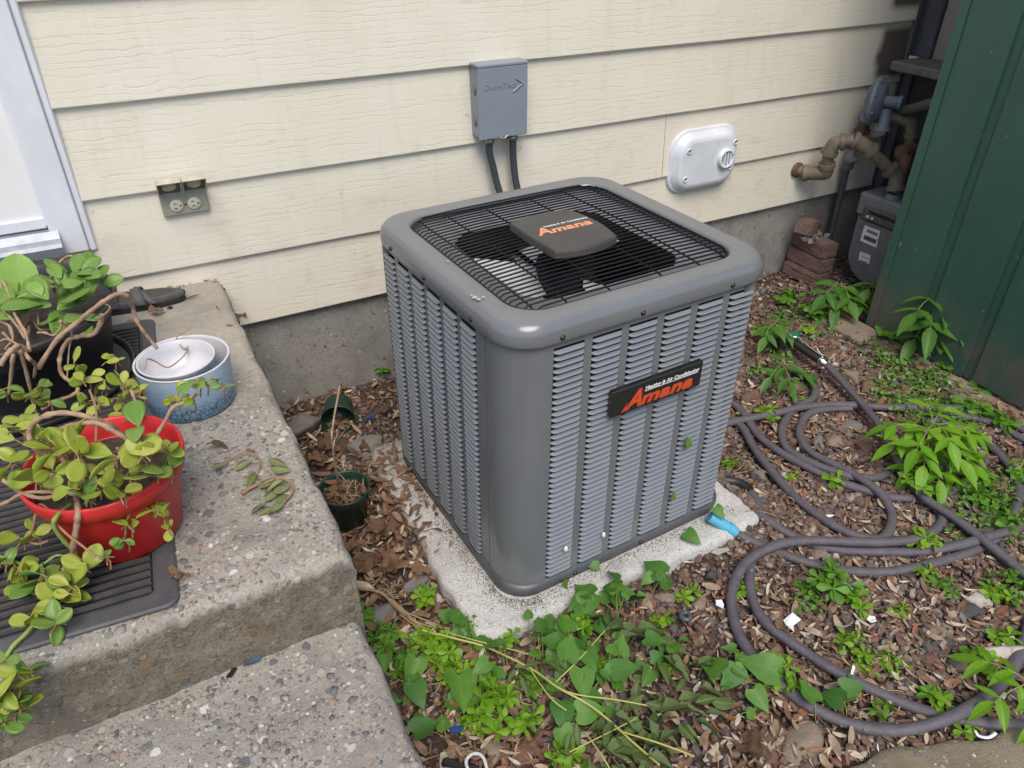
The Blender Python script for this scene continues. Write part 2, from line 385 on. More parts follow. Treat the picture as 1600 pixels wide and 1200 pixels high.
M['zinc'] = simple('zinc_fitting', (.42, .40, .36), (.25, .23, .20), 60, .4, .8)
M['vent'] = simple('white_vent_paint', (.70, .73, .77), (.62, .65, .70), 8, .42, dirt=(.28, .26, .22), dirt_amt=.3)
M['ventdark'] = simple('vent_mouth_dark', (.05, .05, .05), (.12, .12, .11), 60, .7)
M['outlet'] = simple('grey_green_plate', (.33, .335, .265), (.29, .295, .23), 30, .5, dirt=(.1, .09, .07), dirt_amt=.3)
M['lidm'] = simple('dirty_beige_lid', (.52, .49, .38), (.44, .41, .31), 40, .5, dirt=(.05, .045, .04), dirt_amt=.5)
M['liddark'] = simple('grimy_lid_inside', (.075, .068, .058), (.13, .115, .095), 60, .6)
M['ivory'] = simple('ivory_receptacle', (.68, .64, .52), (.60, .56, .44), 50, .4)
M['slot'] = simple('dark_slot', (.012, .011, .01), None, 20, .8)
M['galv'] = simple('gas_meter_grey', (.15, .158, .175), (.18, .185, .20), 22, .5, dirt=(.07, .06, .05), dirt_amt=.5)
M['reg'] = simple('regulator_blue_grey', (.16, .185, .23), (.13, .15, .19), 30, .5, dirt=(.07, .065, .06), dirt_amt=.4)
M['pipe'] = simple('old_painted_pipe', (.19, .165, .122), (.12, .10, .072), 26, .65, bump=.35, bscale=120, dirt=(.17, .075, .03), dirt_amt=.55)
M['rust'] = simple('rusty_fitting', (.16, .085, .045), (.10, .06, .04), 40, .8, bump=.4, bscale=140, dirt=(.09, .08, .065), dirt_amt=.5)
M['riser'] = simple('grey_riser_pipe', (.085, .085, .095), (.06, .06, .065), 40, .6, bump=.2, bscale=90)
M['brick'] = simple('weathered_brick', (.20, .108, .085), (.14, .09, .078), 24, .9, bump=.6, bscale=130, dirt=(.24, .20, .18), dirt_amt=.65)
M['mortar'] = simple('old_mortar', (.22, .205, .185), (.15, .14, .125), 50, .95, bump=.8, bscale=120)
def shed_green():
    t = NT('dark_green_shed_paint'); p = t.pos()
    c = t.ramp(t.noise(t.pos((1, 1, .3)), 5, 5), [(.3, (.030, .086, .063)), (.7, (.041, .106, .079))])
    sep = t.n('ShaderNodeSeparateXYZ'); t.l(p, sep.inputs[0])
    low = t.math('DIVIDE', t.math('SUBTRACT', .46, t.math('ADD', sep.outputs[2], t.math('MULTIPLY', t.noise(t.pos((1, 1, .5)), 2.6, 3), .30))), .16, clamp=True)
    wn_ = t.ramp(t.noise(t.pos((1, 1, .6)), 8, 6, .7), [(.38, 0.0), (.58, 1.0)])
    c = t.mix(t.math('MULTIPLY', t.math('MULTIPLY', wn_, low), .6), c, (.15, .105, .085))
    sp = t.ramp(t.noise(t.pos((1, 1, .7)), 26, 3, .5), [(.715, 0.0), (.735, 1.0)]); c = t.mix(t.math('MULTIPLY', sp, .6), c, (.22, .25, .2))
    t.base(c); t.set(.5, 0, .4); t.bump(t.noise(t.pos((60, 60, 2.5)), 3, 4), .22, .004); return t.m
M['green'] = shed_green()
M['stucco'] = simple('pale_stucco', (.40, .335, .285), (.34, .28, .24), 12, .9, bump=.6, bscale=90)
M['greywood'] = simple('grey_painted_wood', (.13, .125, .135), (.095, .09, .095), 18, .7, bump=.3, bscale=60, stretch=(1, 1, .15), dirt=(.05, .045, .04), dirt_amt=.5)
M['ledge'] = simple('weathered_ledge_wood', (.24, .21, .175), (.15, .13, .11), 30, .85, bump=.5, bscale=80, dirt=(.06, .05, .04), dirt_amt=.6)
M['darkwall'] = simple('dark_masonry', (.06, .052, .045), (.09, .08, .07), 12, .95, bump=.6, bscale=50)
M['red'] = simple('red_plastic_pot', (.56, .022, .022), (.47, .018, .018), 14, .36, bump=.05, bscale=120, dirt=(.3, .06, .05), dirt_amt=.3)
M['blackpot'] = simple('black_pot_plastic', (.017, .018, .021), (.024, .025, .029), 12, .42, bump=.05, bscale=160, dirt=(.07, .06, .05), dirt_amt=.25)
M['greenpot'] = simple('dark_green_pot', (.014, .052, .036), (.011, .04, .028), 14, .36, dirt=(.05, .045, .035), dirt_amt=.4)
M['whitepot'] = simple('white_plastic_pot', (.62, .62, .65), (.56, .56, .59), 8, .35, dirt=(.45, .40, .33), dirt_amt=.25)
def blue_pot():
    t = NT('blue_printed_pot'); p = t.pos()
    sep = t.n('ShaderNodeSeparateXYZ'); t.l(p, sep.inputs[0])
    hz = t.math('DIVIDE', t.math('SUBTRACT', sep.outputs[2], .545), .115, clamp=True)
    c = t.ramp(t.math('ADD', hz, t.math('MULTIPLY', t.math('SUBTRACT', t.noise(p, 14, 4), .5), .5)), [(.05, (.19, .34, .47)), (.5, (.36, .54, .70)), (1.0, (.58, .69, .82))])
    br = t.noise(t.pos((30, 30, 160), (.3, .4, 0)), 1.3, 4, .7)
    ink = t.math('MULTIPLY', t.ramp(br, [(.60, 0.0), (.67, 1.0)]), t.math('SUBTRACT', 1.15, hz))
    c = t.mix(t.math('MULTIPLY', ink, .8), c, (.035, .085, .15))
    cr = t.n('ShaderNodeTexVoronoi', feature='DISTANCE_TO_EDGE'); cr.inputs['Scale'].default_value = 85; t.l(p, cr.inputs['Vector'])
    k = t.math('MULTIPLY', t.ramp(cr.outputs[0], [(.05, 1.0), (.12, 0.0)]), t.math('DIVIDE', t.math('SUBTRACT', .38, hz), .15, clamp=True))
    c = t.mix(t.math('MULTIPLY', k, .85), c, (.025, .07, .12))
    t.base(c); t.set(.4, 0, .45); return t.m
M['bluepot'] = blue_pot()
M['potsoil'] = simple('potting_soil', (.035, .024, .017), (.075, .055, .04), 60, .95, bump=1.0, bscale=140)
M['matback'] = simple('mat_backing', (.008, .008, .008), (.012, .011, .011), 40, .9)
M['mat'] = simple('black_ribbed_rubber', (.045, .042, .041), (.065, .060, .057), 40, .72, bump=.4, bscale=220, dirt=(.075, .065, .055), dirt_amt=.4)
M['matedge'] = simple('grey_rubber_edge', (.058, .057, .063), (.075, .073, .078), 30, .6, bump=.25, bscale=160, dirt=(.14, .13, .11), dirt_amt=.4)
M['sandal'] = simple('charcoal_sandal', (.075, .07, .073), (.10, .095, .095), 40, .7, bump=.3, bscale=160)
M['sandalbed'] = simple('brown_footbed', (.050, .043, .042), (.07, .06, .056), 50, .8, bump=.3, bscale=140)
M['hose'] = simple('dark_fabric_hose', (.108, .096, .114), (.078, .069, .080), 30, .62, bump=.6, bscale=110, dirt=(.10, .085, .075), dirt_amt=.45)
M['teal'] = simple('light_blue_plastic', (.10, .40, .56), (.08, .33, .48), 20, .4)
M['chrome'] = simple('chrome', (.75, .76, .78), None, 20, .15, 1.0)
M['nozgreen'] = simple('green_plastic', (.015, .16, .07), None, 20, .4)
M['stem'] = simple('woody_tan_stem', (.44, .30, .20), (.26, .155, .095), 60, .7, bump=.4, bscale=180)
M['stemred'] = simple('reddish_stem', (.26, .12, .07), (.30, .20, .09), 40, .6)
M['stemgreen'] = simple('green_stem', (.18, .27, .05), (.24, .28, .07), 40, .6)
M['stemyel'] = simple('yellow_green_stem', (.42, .40, .12), (.36, .36, .10), 30, .55)
M['straw'] = simple('dry_straw', (.42, .31, .19), (.30, .21, .12), 50, .8)
M['root'] = simple('tan_root', (.36, .26, .15), (.22, .15, .085), 50, .8, bump=.4, bscale=150)
M['paper'] = simple('white_scrap', (.78, .78, .78), (.68, .68, .69), 40, .6)
M['cord'] = simple('white_braided_cord', (.66, .65, .63), (.5, .49, .47), 300, .7, bump=.6, bscale=300)
M['bluetrash'] = simple('blue_wrapper', (.015, .045, .20), None, 20, .35)
M['glassy'] = simple('dark_glossy_chip', (.03, .035, .05), (.10, .14, .20), 30, .08)
M['spurge'] = leaf_mat('bright_weed_leaf', (.13, .31, .012), (.24, .42, .025), .28, .5, .06)
M['weed2'] = leaf_mat('mid_green_weed_leaf', (.08, .23, .016), (.14, .31, .028), .28, .5, .06)
M['bind'] = leaf_mat('bindweed_leaf', (.055, .165, .028), (.12, .27, .035), .20, .50, .14)
M['wilt'] = leaf_mat('wilted_leaf', (.075, .125, .035), (.14, .19, .065), .2, .65, .3)
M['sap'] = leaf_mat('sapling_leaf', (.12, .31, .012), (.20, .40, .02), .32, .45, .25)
M['sapdark'] = leaf_mat('shaded_sapling_leaf', (.05, .16, .02), (.08, .21, .025), .28, .45, .25)  # darker copy of the sapling leaf, shade put into its colour
M['succ'] = leaf_mat('succulent_leaf', (.30, .39, .045), (.47, .49, .09), .22, .38, .02)
M['succ2'] = leaf_mat('green_succulent_leaf', (.15, .29, .05), (.24, .36, .07), .2, .36, .04)
M['sprig'] = leaf_mat('wilting_succulent_leaf', (.13, .17, .045), (.27, .27, .13), .12, .5, .05)
M['dock'] = leaf_mat('pale_dock_leaf', (.28, .50, .10), (.32, .54, .12), .3, .5, .06)
M['deadleaf'] = leaf_mat('dead_leaf', (.10, .055, .032), (.25, .145, .085), .08, .85, .06)
M['rstone'] = simple('grey_stone', (.19, .18, .17), (.13, .122, .115), 18, .9, bump=.5, bscale=90)
M['tanstone'] = simple('tan_stone', (.235, .18, .13), (.175, .14, .11), 18, .9, bump=.5, bscale=90)
M['palestone'] = simple('pale_stone', (.46, .43, .38), (.32, .29, .25), 20, .9, bump=.6, bscale=80)
M['redstone'] = simple('red_brown_stone', (.17, .085, .062), (.12, .07, .055), 20, .9, bump=.5, bscale=90)
M['darkstone'] = simple('dark_grey_stone', (.075, .07, .075), (.055, .05, .055), 20, .9, bump=.5, bscale=90)
def island_mat(name, stops, rough=.9, bump=.4, bscale=120, transl=0):
    t = NT(name); g = t.n('ShaderNodeNewGeometry')
    c = t.ramp(g.outputs['Random Per Island'], stops, 'CONSTANT'); p = t.pos()
    n = t.noise(p, 45, 5, .6); c = t.mix(t.math('MULTIPLY', t.ramp(n, [(.3, 1.0), (.7, 0.0)]), .55), c, (.06, .045, .036), 'MIX')
    t.base(c); t.set(rough, 0, .3); t.bump(t.noise(p, bscale, 4), bump, .003); return t.m
M['gravel'] = island_mat('lava_gravel', [(0, (.175, .098, .075)), (.17, (.13, .082, .07)), (.30, (.21, .128, .096)), (.42, (.12, .10, .10)), (.52, (.28, .20, .15)), (.62, (.17, .15, .138)), (.71, (.25, .118, .078)), (.79, (.085, .076, .08)), (.86, (.35, .27, .20)), (.93, (.25, .235, .22)), (.98, (.50, .46, .40))])
M['litter'] = island_mat('dry_leaf_litter', [(0, (.36, .24, .15)), (.12, (.24, .14, .085)), (.26, (.48, .36, .24)), (.40, (.19, .10, .06)), (.52, (.56, .46, .34)), (.66, (.29, .165, .095)), (.78, (.42, .31, .22)), (.88, (.30, .12, .06)), (.935, (.66, .60, .50))], .8, .3, 90)
def soil():
    t = NT('soil'); p = t.pos()
    c = t.ramp(t.noise(p, 9, 8, .7), [(.3, (.052, .037, .029)), (.5, (.10, .070, .053)), (.7, (.15, .112, .086))])
    t.base(c); t.set(.95, 0, .2); t.bump(t.noise(p, 40, 8, .7), 1.0, .02); return t.m
M['soil'] = soil()
M['padlitter'] = island_mat('brown_leaf_bits', [(0, (.20, .115, .07)), (.25, (.14, .075, .045)), (.5, (.28, .18, .115)), (.75, (.17, .095, .06)), (.92, (.38, .28, .19))], .85, .3, 90)
M['crumb'] = simple('lichen_crumbs', (.09, .078, .06), (.14, .12, .095), 60, .95)

# ================================================================== GROUND
def gh(x, y):
    dx = np.maximum(np.maximum(.628 - x, x - 1.545), 0); dy = np.maximum(np.maximum(-1.318 - y, y + .46), 0)
    d = np.sqrt(dx * dx + dy * dy); heap = np.where((x > .640) & (x < 1.533) & (y > -1.306) & (y < -.472), 0, .040 * np.exp(-d / .055) * (.75 + .45 * np.sin(9 * x + 3) * np.cos(8 * y)))
    return heap + 0.006 * np.sin(3.1 * x + 1.3) * np.cos(4.3 * y) + 0.004 * np.sin(11 * x + 2 * y) + 0.003 * np.cos(13 * y - 5 * x)
def ghf(x, y): return float(gh(x, y))
xs = np.concatenate([[-30, -12, -6, -3], np.linspace(-2, 4.2, 220), [5, 8, 14, 30]])
ys = np.concatenate([[-30, -14, -7, -4], np.linspace(-3, .4, 130), [1, 3, 8, 30]])
X, Y = np.meshgrid(xs, ys); Z = gh(X, Y) - .004
V = np.stack([X.ravel(), Y.ravel(), Z.ravel()], 1); nx, ny = len(xs), len(ys)
idx = np.arange(nx * ny).reshape(ny, nx)
F = np.stack([idx[:-1, :-1].ravel(), idx[:-1, 1:].ravel(), idx[1:, 1:].ravel(), idx[1:, :-1].ravel()], 1)
tag(put('ground', np_mesh('ground', V, F, M['soil'], True)), kind='structure')

# old concrete path at the lower right corner
pA = gz(1211 + 20, 1206, .03); pB = gz(1640, 1118, .03)
pa = Vector((pA.x, pA.y, 0)); pb = Vector((pB.x, pB.y, 0)); du = (pb - pa).normalized(); dn_ = Vector((du.y, -du.x, 0))
mb = MB(); n = 60; rows = []
for j, (off, z) in enumerate([(0.0, -.05), (0.0, .012), (.006, .022), (.02, .026), (.2, .028), (.9, .03)]):
    row = []
    for i in range(n + 1):
        s = -.6 + 2.6 * i / n; e = (.010 * math.sin(17 * s) + .007 * math.sin(41 * s + 1)) if j < 4 else 0
        q = pa + du * s + dn_ * (off + e); row.append(Vector((q.x, q.y, z)))
    rows.append(row)
mb.loft(rows, closed=False); tag(mb.build('path', M['path']), kind='structure')

# ================================================================== HOUSE
HL = 'cream lap sided house wall on a bare concrete foundation with a white door'
house = thing('house', HL, 'house', (0.7, 0.0, 0.0))
mb = MB(); mb.box((-2.2, .004, -.25), (3.43, .2, .372)); mb.build('foundation', M['found'], house)
ZC = [.3633, .6025, .8494, 1.0999] + [1.0999 + .2505 * k for k in range(1, 7)]
def board(x0, x1, zb, zt, k):
    mb = MB(); nseg = max(2, int((x1 - x0) / .12)); prof = [(0.0, zb + .002), (-.022, zb), (-.0235, zb + .003), (-.0085, zt), (0.0, zt)]
    loops = []
    for i in range(nseg + 1):
        x = x0 + (x1 - x0) * i / nseg; wv = .0012 * math.sin(2.3 * x + k * 1.7) + .0006 * math.sin(9 * x + k)
        loops.append([Vector((x, y, z + wv)) for (y, z) in prof])
    mb.loft(loops, closed=True, smooth=False, cap0=True, cap1=True)
    return mb.build('siding_board', M['siding'], house)
DX0, DX1 = -1.05, .030
for k, zb in enumerate(ZC):
    zt = (ZC[k + 1] if k + 1 < len(ZC) else zb + .25) + .012
    if k == 0: spans = [(-2.2, 1.12), (1.1215, 3.40)]
    elif k == 1: spans = [(-2.2, DX0), (DX1, 2.088), (2.0905, 3.40)]
    elif k == 2: spans = [(-2.2, DX0), (DX1, 3.40)]
    else: spans = [(-2.2, DX0), (DX1, 3.40)]
    for (a, b) in spans: board(a, b, zb, zt, k)
    if k == 1: board(DX0, DX1, zb, .735, k)
mb = MB(); mb.box((3.40, -.024, .30), (3.425, .03, 2.7), .003); mb.build('corner_flashing', M['greywood'], house)
mb = MB(); mb.box((-2.2, .012, .36), (3.40, .15, 2.7)); mb.build('sheathing', M['greywood'], house)
mb = MB(); mb.box((-2.4, .15, 2.6), (3.6, 3.0, 3.4)); mb.build('upper_floor', M['siding'], house)
# door, casing and threshold
door = MB().box((-.985, -.012, .806), (-.062, .03, 2.72), .002).build('door', M['door'], house)
MB().box((-.98, -.022, .79), (-.064, -.0125, .822), .003).build('weatherstrip', M['trim'], door)
cs = MB(); cs.box((-.062, -.036, .712), (.020, .011, 2.72), .003); cs.build('door_casing', M['trim'], house)
MB().box((.0205, -.027, .706), (.040, .010, 2.72), .004).build('casing_moulding', M['trim'], house)
MB().box((-.066, -.026, .80), (-.0625, -.0125, 2.7), .0).build('door_gasket', M['trim'], house)
MB().box((-1.08, -.036, .712), (-.986, .011, 2.72), .003).build('door_casing', M['trim'], house)
sb = MB(); sb.loft([[Vector((x, -.004, .726)), Vector((x, -.082, .726)), Vector((x, -.084, .752)), Vector((x, -.074, .760)), Vector((x, -.055, .768)), Vector((x, -.036, .785)), Vector((x, -.004, .788))] for x in (-1.02, -.040)], True, False, True, True)
sb.build('door_sill', M['alu'], house)

# ================================================================== SIDE WALL BEHIND THE SHED
sw = thing('side_wall', 'pale stucco side wall over a weathered ledge in the corner behind the green shed', 'wall', (3.6, -.3, 0))
MB().box((3.50, -1.9, .945), (3.70, -.085, 2.7)).build('stucco_panel', M['stucco'], sw)
MB().box((3.478, -.083, .945), (3.70, .19, 2.7), .003).build('corner_board', M['greywood'], sw)
MB().box((3.30, -1.9, .905), (3.71, -.028, .944), .006).build('ledge', M['ledge'], sw)
MB().box((3.46, -1.9, -.2), (3.70, .003, .904)).build('lower_wall', M['darkwall'], sw)
MB().box((3.425, -.06, -.1), (3.459, -.001, .904), .003).build('corner_post', M['greywood'], sw)

# ================================================================== CONCRETE STEPS
st = thing('concrete_steps', 'exposed aggregate concrete steps with worn rounded edges under the doormat', 'steps', (-.5, -.8, 0))
def slab(name, x0, x1, y0, y1, z0, z1, rad, seed, res=.022):
    """block with rounded, chipped top edges and a slightly uneven top"""
    rr = np.random.default_rng(seed); mb = MB()
    def nzf(a, k): return .5 * math.sin(a * 23 + k) + .3 * math.sin(a * 57 + 2 * k) + .25 * math.sin(a * 131 + 3 * k)
    nxx = int((x1 - x0) / res); nyy = int((y1 - y0) / res)
    def P(u, v, drop, inset):
        # u,v in 0..1 ; inset pulls the border in
        x = x0 + (x1 - x0) * u; y = y0 + (y1 - y0) * v
        return x, y
    fine = np.array([.06, .05, .041, .034, .028, .0225, .0175, .013, .009, .0055, .0025, .0007, 0])
    us = np.concatenate([np.linspace(0, 1 - .07 / (x1 - x0), nxx), 1 - fine / (x1 - x0)]); vs_ = np.concatenate([(fine / (y1 - y0))[::-1], np.linspace(.07 / (y1 - y0), 1, nyy)]); grid = []
    for v in vs_:
        row = []
        for u in us:
            x, y = x0 + (x1 - x0) * u, y0 + (y1 - y0) * v
            dxr = x1 - x; dyf = y - y0
            z = z1 + .0018 * nzf(x * .7 + y * .3, 1) + .0015 * nzf(y - x * .4, 4)
            if dxr < .07 or dyf < .07: z += .0022 * (math.sin(x * 310 + 2 * math.sin(y * 170)) * math.sin(y * 290 + 1.3 * math.sin(x * 210)))
            rl = rad * (1.25 + .5 * nzf(y, 7)); rf = rad * (1.25 + .5 * nzf(x, 9))
            zz = 0
            if dxr < rl: zz += rl - math.sqrt(max(0, rl * rl - (rl - dxr) ** 2))
            if dyf < rf: zz += rf - math.sqrt(max(0, rf * rf - (rf - dyf) ** 2))
            x += .0035 * nzf(y, 11) * (u ** 8); y += .0035 * nzf(x, 13) * ((1 - v) ** 8)
            row.append(Vector((x, y, z - zz)))
        grid.append(row)
    mb.loft(grid, closed=False, smooth=True)
    # skirts down
    right = [r[-1] for r in grid]; front = grid[0]; left = [r[0] for r in grid]; back = grid[-1]
    for edge, flip in ((right, 0), (front, 1), (left, 1), (back, 0)):
        rows = []
        for f in (0, .06, .15, .35, .65, 1.0):
            rows.append([Vector((p.x + .004 * nzf(p.z + f * 3 + p.y, 3), p.y + .004 * nzf(p.x * .7 + f * 2.3, 5) if f else p.y, p.z + (z0 - p.z) * f)) for p in edge])
        mb.loft(rows if not flip else rows[::-1], closed=False, smooth=True)
    return mb.build(name, M['steps'], st)
slab('landing', -2.0, .352, -1.362, .001, -.05, .540, .022, 3)
slab('lower_step', -2.0, .345, -2.30, -1.355, -.05, .362, .020, 5)
# raised pebbles of the exposed aggregate: too many to count
def rock_templates(k, seed, flat=.75):
    rg = np.random.default_rng(seed); out = []
    bm = bmesh.new(); bmesh.ops.create_icosphere(bm, subdivisions=2, radius=1.0)
    D = np.array([v.co[:] for v in bm.verts]); F = np.array([[v.index for v in f.verts] for f in bm.faces]); bm.free()
    for _ in range(k):
        nrm = rg.normal(size=(11, 3)); nrm /= np.linalg.norm(nrm, axis=1, keepdims=True); off = rg.uniform(.55, 1.0, 11)
        dots = D @ nrm.T; rr = np.where(dots > .05, off / np.maximum(dots, .05), 9).min(1); rr = np.minimum(rr, 1.15)
        Vv = D * rr[:, None] * np.array([1.0, rg.uniform(.6, .95), flat * rg.uniform(.6, 1.0)]); out.append(Vv)
    return out, F
def rock_templates_low(k, seed, flat=.75):
    rg = np.random.default_rng(seed); out = []
    bm = bmesh.new(); bmesh.ops.create_icosphere(bm, subdivisions=1, radius=1.0)
    D = np.array([v.co[:] for v in bm.verts]); F = np.array([[v.index for v in f.verts] for f in bm.faces]); bm.free()
    for _ in range(k):
        nrm = rg.normal(size=(9, 3)); nrm /= np.linalg.norm(nrm, axis=1, keepdims=True); off = rg.uniform(.55, 1.0, 9)
        dots = D @ nrm.T; rr = np.where(dots > .05, off / np.maximum(dots, .05), 9).min(1); rr = np.minimum(rr, 1.15)
        out.append(D * rr[:, None] * np.array([1.0, rg.uniform(.6, .95), flat * rg.uniform(.6, 1.0)]))
    return out, F
def rotmats(rg, n, tilt=.5):
    a = rg.uniform(0, 2 * PI, n); tx = rg.normal(0, tilt, n); ty = rg.normal(0, tilt, n)
    ca, sa = np.cos(a), np.sin(a); cx, sx_ = np.cos(tx), np.sin(tx); cy, sy = np.cos(ty), np.sin(ty); o = np.zeros(n); l = np.ones(n)
    Rz = np.stack([np.stack([ca, -sa, o], -1), np.stack([sa, ca, o], -1), np.stack([o, o, l], -1)], 1)
    Rx = np.stack([np.stack([l, o, o], -1), np.stack([o, cx, -sx_], -1), np.stack([o, sx_, cx], -1)], 1)
    Ry = np.stack([np.stack([cy, o, sy], -1), np.stack([o, l, o], -1), np.stack([-sy, o, cy], -1)], 1)
    return Rz @ Rx @ Ry
def scatter(name, temps, F, P, S, mat, seed, tilt=.5, smooth=False):
    rg = np.random.default_rng(seed); n = len(P); R_ = rotmats(rg, n, tilt); which = rg.integers(0, len(temps), n)
    T = np.stack(temps)[which]                       # n,v,3
    Vv = np.einsum('nij,nvj->nvi', R_, T) * S[:, None, None] + P[:, None, :]
    nv = T.shape[1]; FF = (F[None] + (np.arange(n) * nv)[:, None, None]).reshape(-1, F.shape[1])
    return np_mesh(name, Vv.reshape(-1, 3), FF, mat, smooth)
TR, FR = rock_templates_low(14, 5)
rg = np.random.default_rng(21); n = 6500
px_ = rg.uniform(-.75, .335, n); py_ = rg.uniform(-1.345, -.45, n); kp = rg.random(n) < np.clip((-.50 - py_) / .55, .03, 1); px_, py_ = px_[kp], py_[kp]
sz = np.clip(rg.lognormal(math.log(.0042), .50, len(px_)), .0020, .014)
P1 = np.stack([px_, py_, .540 - sz * .30], 1)
n = 5200; px2 = rg.uniform(-.75, .33, n); py2 = rg.uniform(-1.85, -1.375, n); sz2 = np.clip(rg.lognormal(math.log(.0042), .50, n), .0020, .014)
P2 = np.stack([px2, py2, .362 - sz2 * .30], 1)
M['agg'] = island_mat('embedded_aggregate', STONES, .8, .2, 150)
me = scatter('aggregate', TR, FR, np.concatenate([P1, P2]), np.concatenate([sz, sz2]), M['agg'], 4, .25, True)
tag(put('aggregate', me, st), kind='stuff')

# ================================================================== CONCRETE PAD UNDER THE UNIT
pdl = thing('concrete_pad', 'pale speckled cement pad under the grey air conditioner', 'pad', (1.1, -.9, 0))
mb = MB(); L = []
for (ins, z) in ((0.0, -.05), (0, .042), (.004, .052), (.014, .058), (.03, .0585)):
    lp = rrect(.628 + ins, -1.318 + ins, 1.545 - ins, -.46 - ins, .045, z, 6)
    dense = []
    for i in range(len(lp)):
        a, b = lp[i], lp[(i + 1) % len(lp)]; m_ = 28 if i % 7 == 6 else 1
        dense += [a.lerp(b, k / m_) for k in range(m_)]
    c = Vector((1.09, -.89, 0))
    L.append([p + (p - c).normalized() * (.006 * math.sin(31 * p.x + 17 * p.y) + .004 * math.sin(73 * p.y - 40 * p.x)) * (1 if z > 0 else 1) for p in dense])
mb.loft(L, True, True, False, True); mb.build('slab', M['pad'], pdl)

# ================================================================== AIR CONDITIONER
ACX, ACY, TH = .7399, -1.2586, .0457
AW, AD = .752, .740; ZB, ZR, ZT = .0585, .804, .857
ac = thing('air_conditioner', 'grey louvred air conditioner unit with black wire fan grille on a cement pad', 'air conditioner', (ACX, ACY, 0), TH)
def lb(name, mb, mat, parent=ac): return mb.build(name, mat, parent, local=True)
# base pan
mb = MB(); lo = lambda i, z, r=.085: rrect(i, i, AW - i, AD - i, r, z, 10)
mb.loft([lo(.012, ZB), lo(.004, ZB + .004), lo(.002, ZB + .022), lo(.006, ZB + .034), lo(.013, ZB + .036)], cap0=True); lb('base_pan', mb, M['acdark'])
# top cap with rolled edge and dished rim
mb = MB()
rim = [(.012, ZR - .002), (.001, ZR), (.0, ZR + .004), (.0, ZR + .026), (.003, ZR + .037), (.010, ZR + .047), (.017, ZR + .0515), (.027, ZR + .0535), (.042, ZT), (.055, ZT - .001), (.062, ZT - .003), (.0655, ZT - .007), (.067, ZT - .016)]
loops = [rrect(i, i, AW - i, AD - i, max(.090 - i * .25, .074), z, 12) for i, z in rim]
mb.loft(loops); lb('top_cap', mb, M['ac'])
# orifice plate (round hole in a square opening) and venturi
CXa, CYa, RO = AW / 2, AD / 2, .287
sq = rrect(.067, .067, AW - .067, AD - .067, .074, ZT - .016, 12)
def circ(r, z): return [Vector((CXa + r * math.cos(math.atan2(p.y - CYa, p.x - CXa)), CYa + r * math.sin(math.atan2(p.y - CYa, p.x - CXa)), z)) for p in sq]
mb = MB(); mb.loft([sq, [p + Vector((0, 0, -.024)) for p in sq], circ(RO, ZT - .036), circ(RO - .006, ZT - .042)]); lb('orifice_plate', mb, M['orif'])
mb = MB(); mb.loft([circ(RO - .006, ZT - .042), circ(RO - .008, ZT - .11), circ(RO + .006, ZT - .13)]); lb('fan_shroud', mb, M['motor'])
# coil seen through the louvers, and the floor inside
mb = MB(); mb.loft([rrect(.034, .034, AW - .034, AD - .034, .07, z, 8) for z in (ZB + .04, ZR + .01)], smooth=False); lb('condenser_coil', mb, M['coil'])
mb = MB(); mb.loft([rrect(.034, .034, AW - .034, AD - .034, .07, ZB + .045, 8), rrect(.3, .3, AW - .3, AD - .3, .02, ZB + .045, 8)], cap1=True); lb('inner_floor', mb, M['coil'])
# body sheet: corner panels, plain back and right sheets
BI = .010; BR = .088
def arc(cx, cy, a0, a1, r, z, n=12): return [Vector((cx + r * math.cos(a0 + (a1 - a0) * k / n), cy + r * math.sin(a0 + (a1 - a0) * k / n), z)) for k in range(n + 1)]
def vert_sheet(name, pts, z0=ZB + .030, z1=ZR + .003, mat=M['ac']):
    mb = MB(); mb.loft([[Vector((p[0], p[1], z)) for p in pts] for z in (z0, (z0 + z1) / 2, z1)], closed=False); return lb(name, mb, mat)
SF, PF, WF = .1113, .0994, .0793           # first column start, pitch, width on the front face
SLy, PLy, WLy = .1662, .0880, .0700        # same on the left face
vert_sheet('corner_panel', [(BI, SLy - .0465)] + [(p.x, p.y) for p in arc(BI + BR, BI + BR, PI, 1.5 * PI, BR, 0)] + [(SF, BI)])
vert_sheet('corner_panel', [(SF + 5 * PF + WF, BI)] + [(p.x, p.y) for p in arc(AW - BI - BR, BI + BR, 1.5 * PI, 2 * PI, BR, 0)] + [(AW - BI, .16)])
vert_sheet('corner_panel', [(AW - BI, AD - .14)] + [(p.x, p.y) for p in arc(AW - BI - BR, AD - BI - BR, 0, .5 * PI, BR, 0)] + [(AW - .14, AD - BI)])
vert_sheet('corner_panel', [(.14, AD - BI)] + [(p.x, p.y) for p in arc(BI + BR, AD - BI - BR, .5 * PI, PI, BR, 0)] + [(BI, SLy + 5 * PLy + WLy + .012)])
vert_sheet('side_panel', [(AW - BI, .1605), (AW - BI, AD - .1405)]); vert_sheet('side_panel', [(AW - .1405, AD - BI), (.1405, AD - BI)])
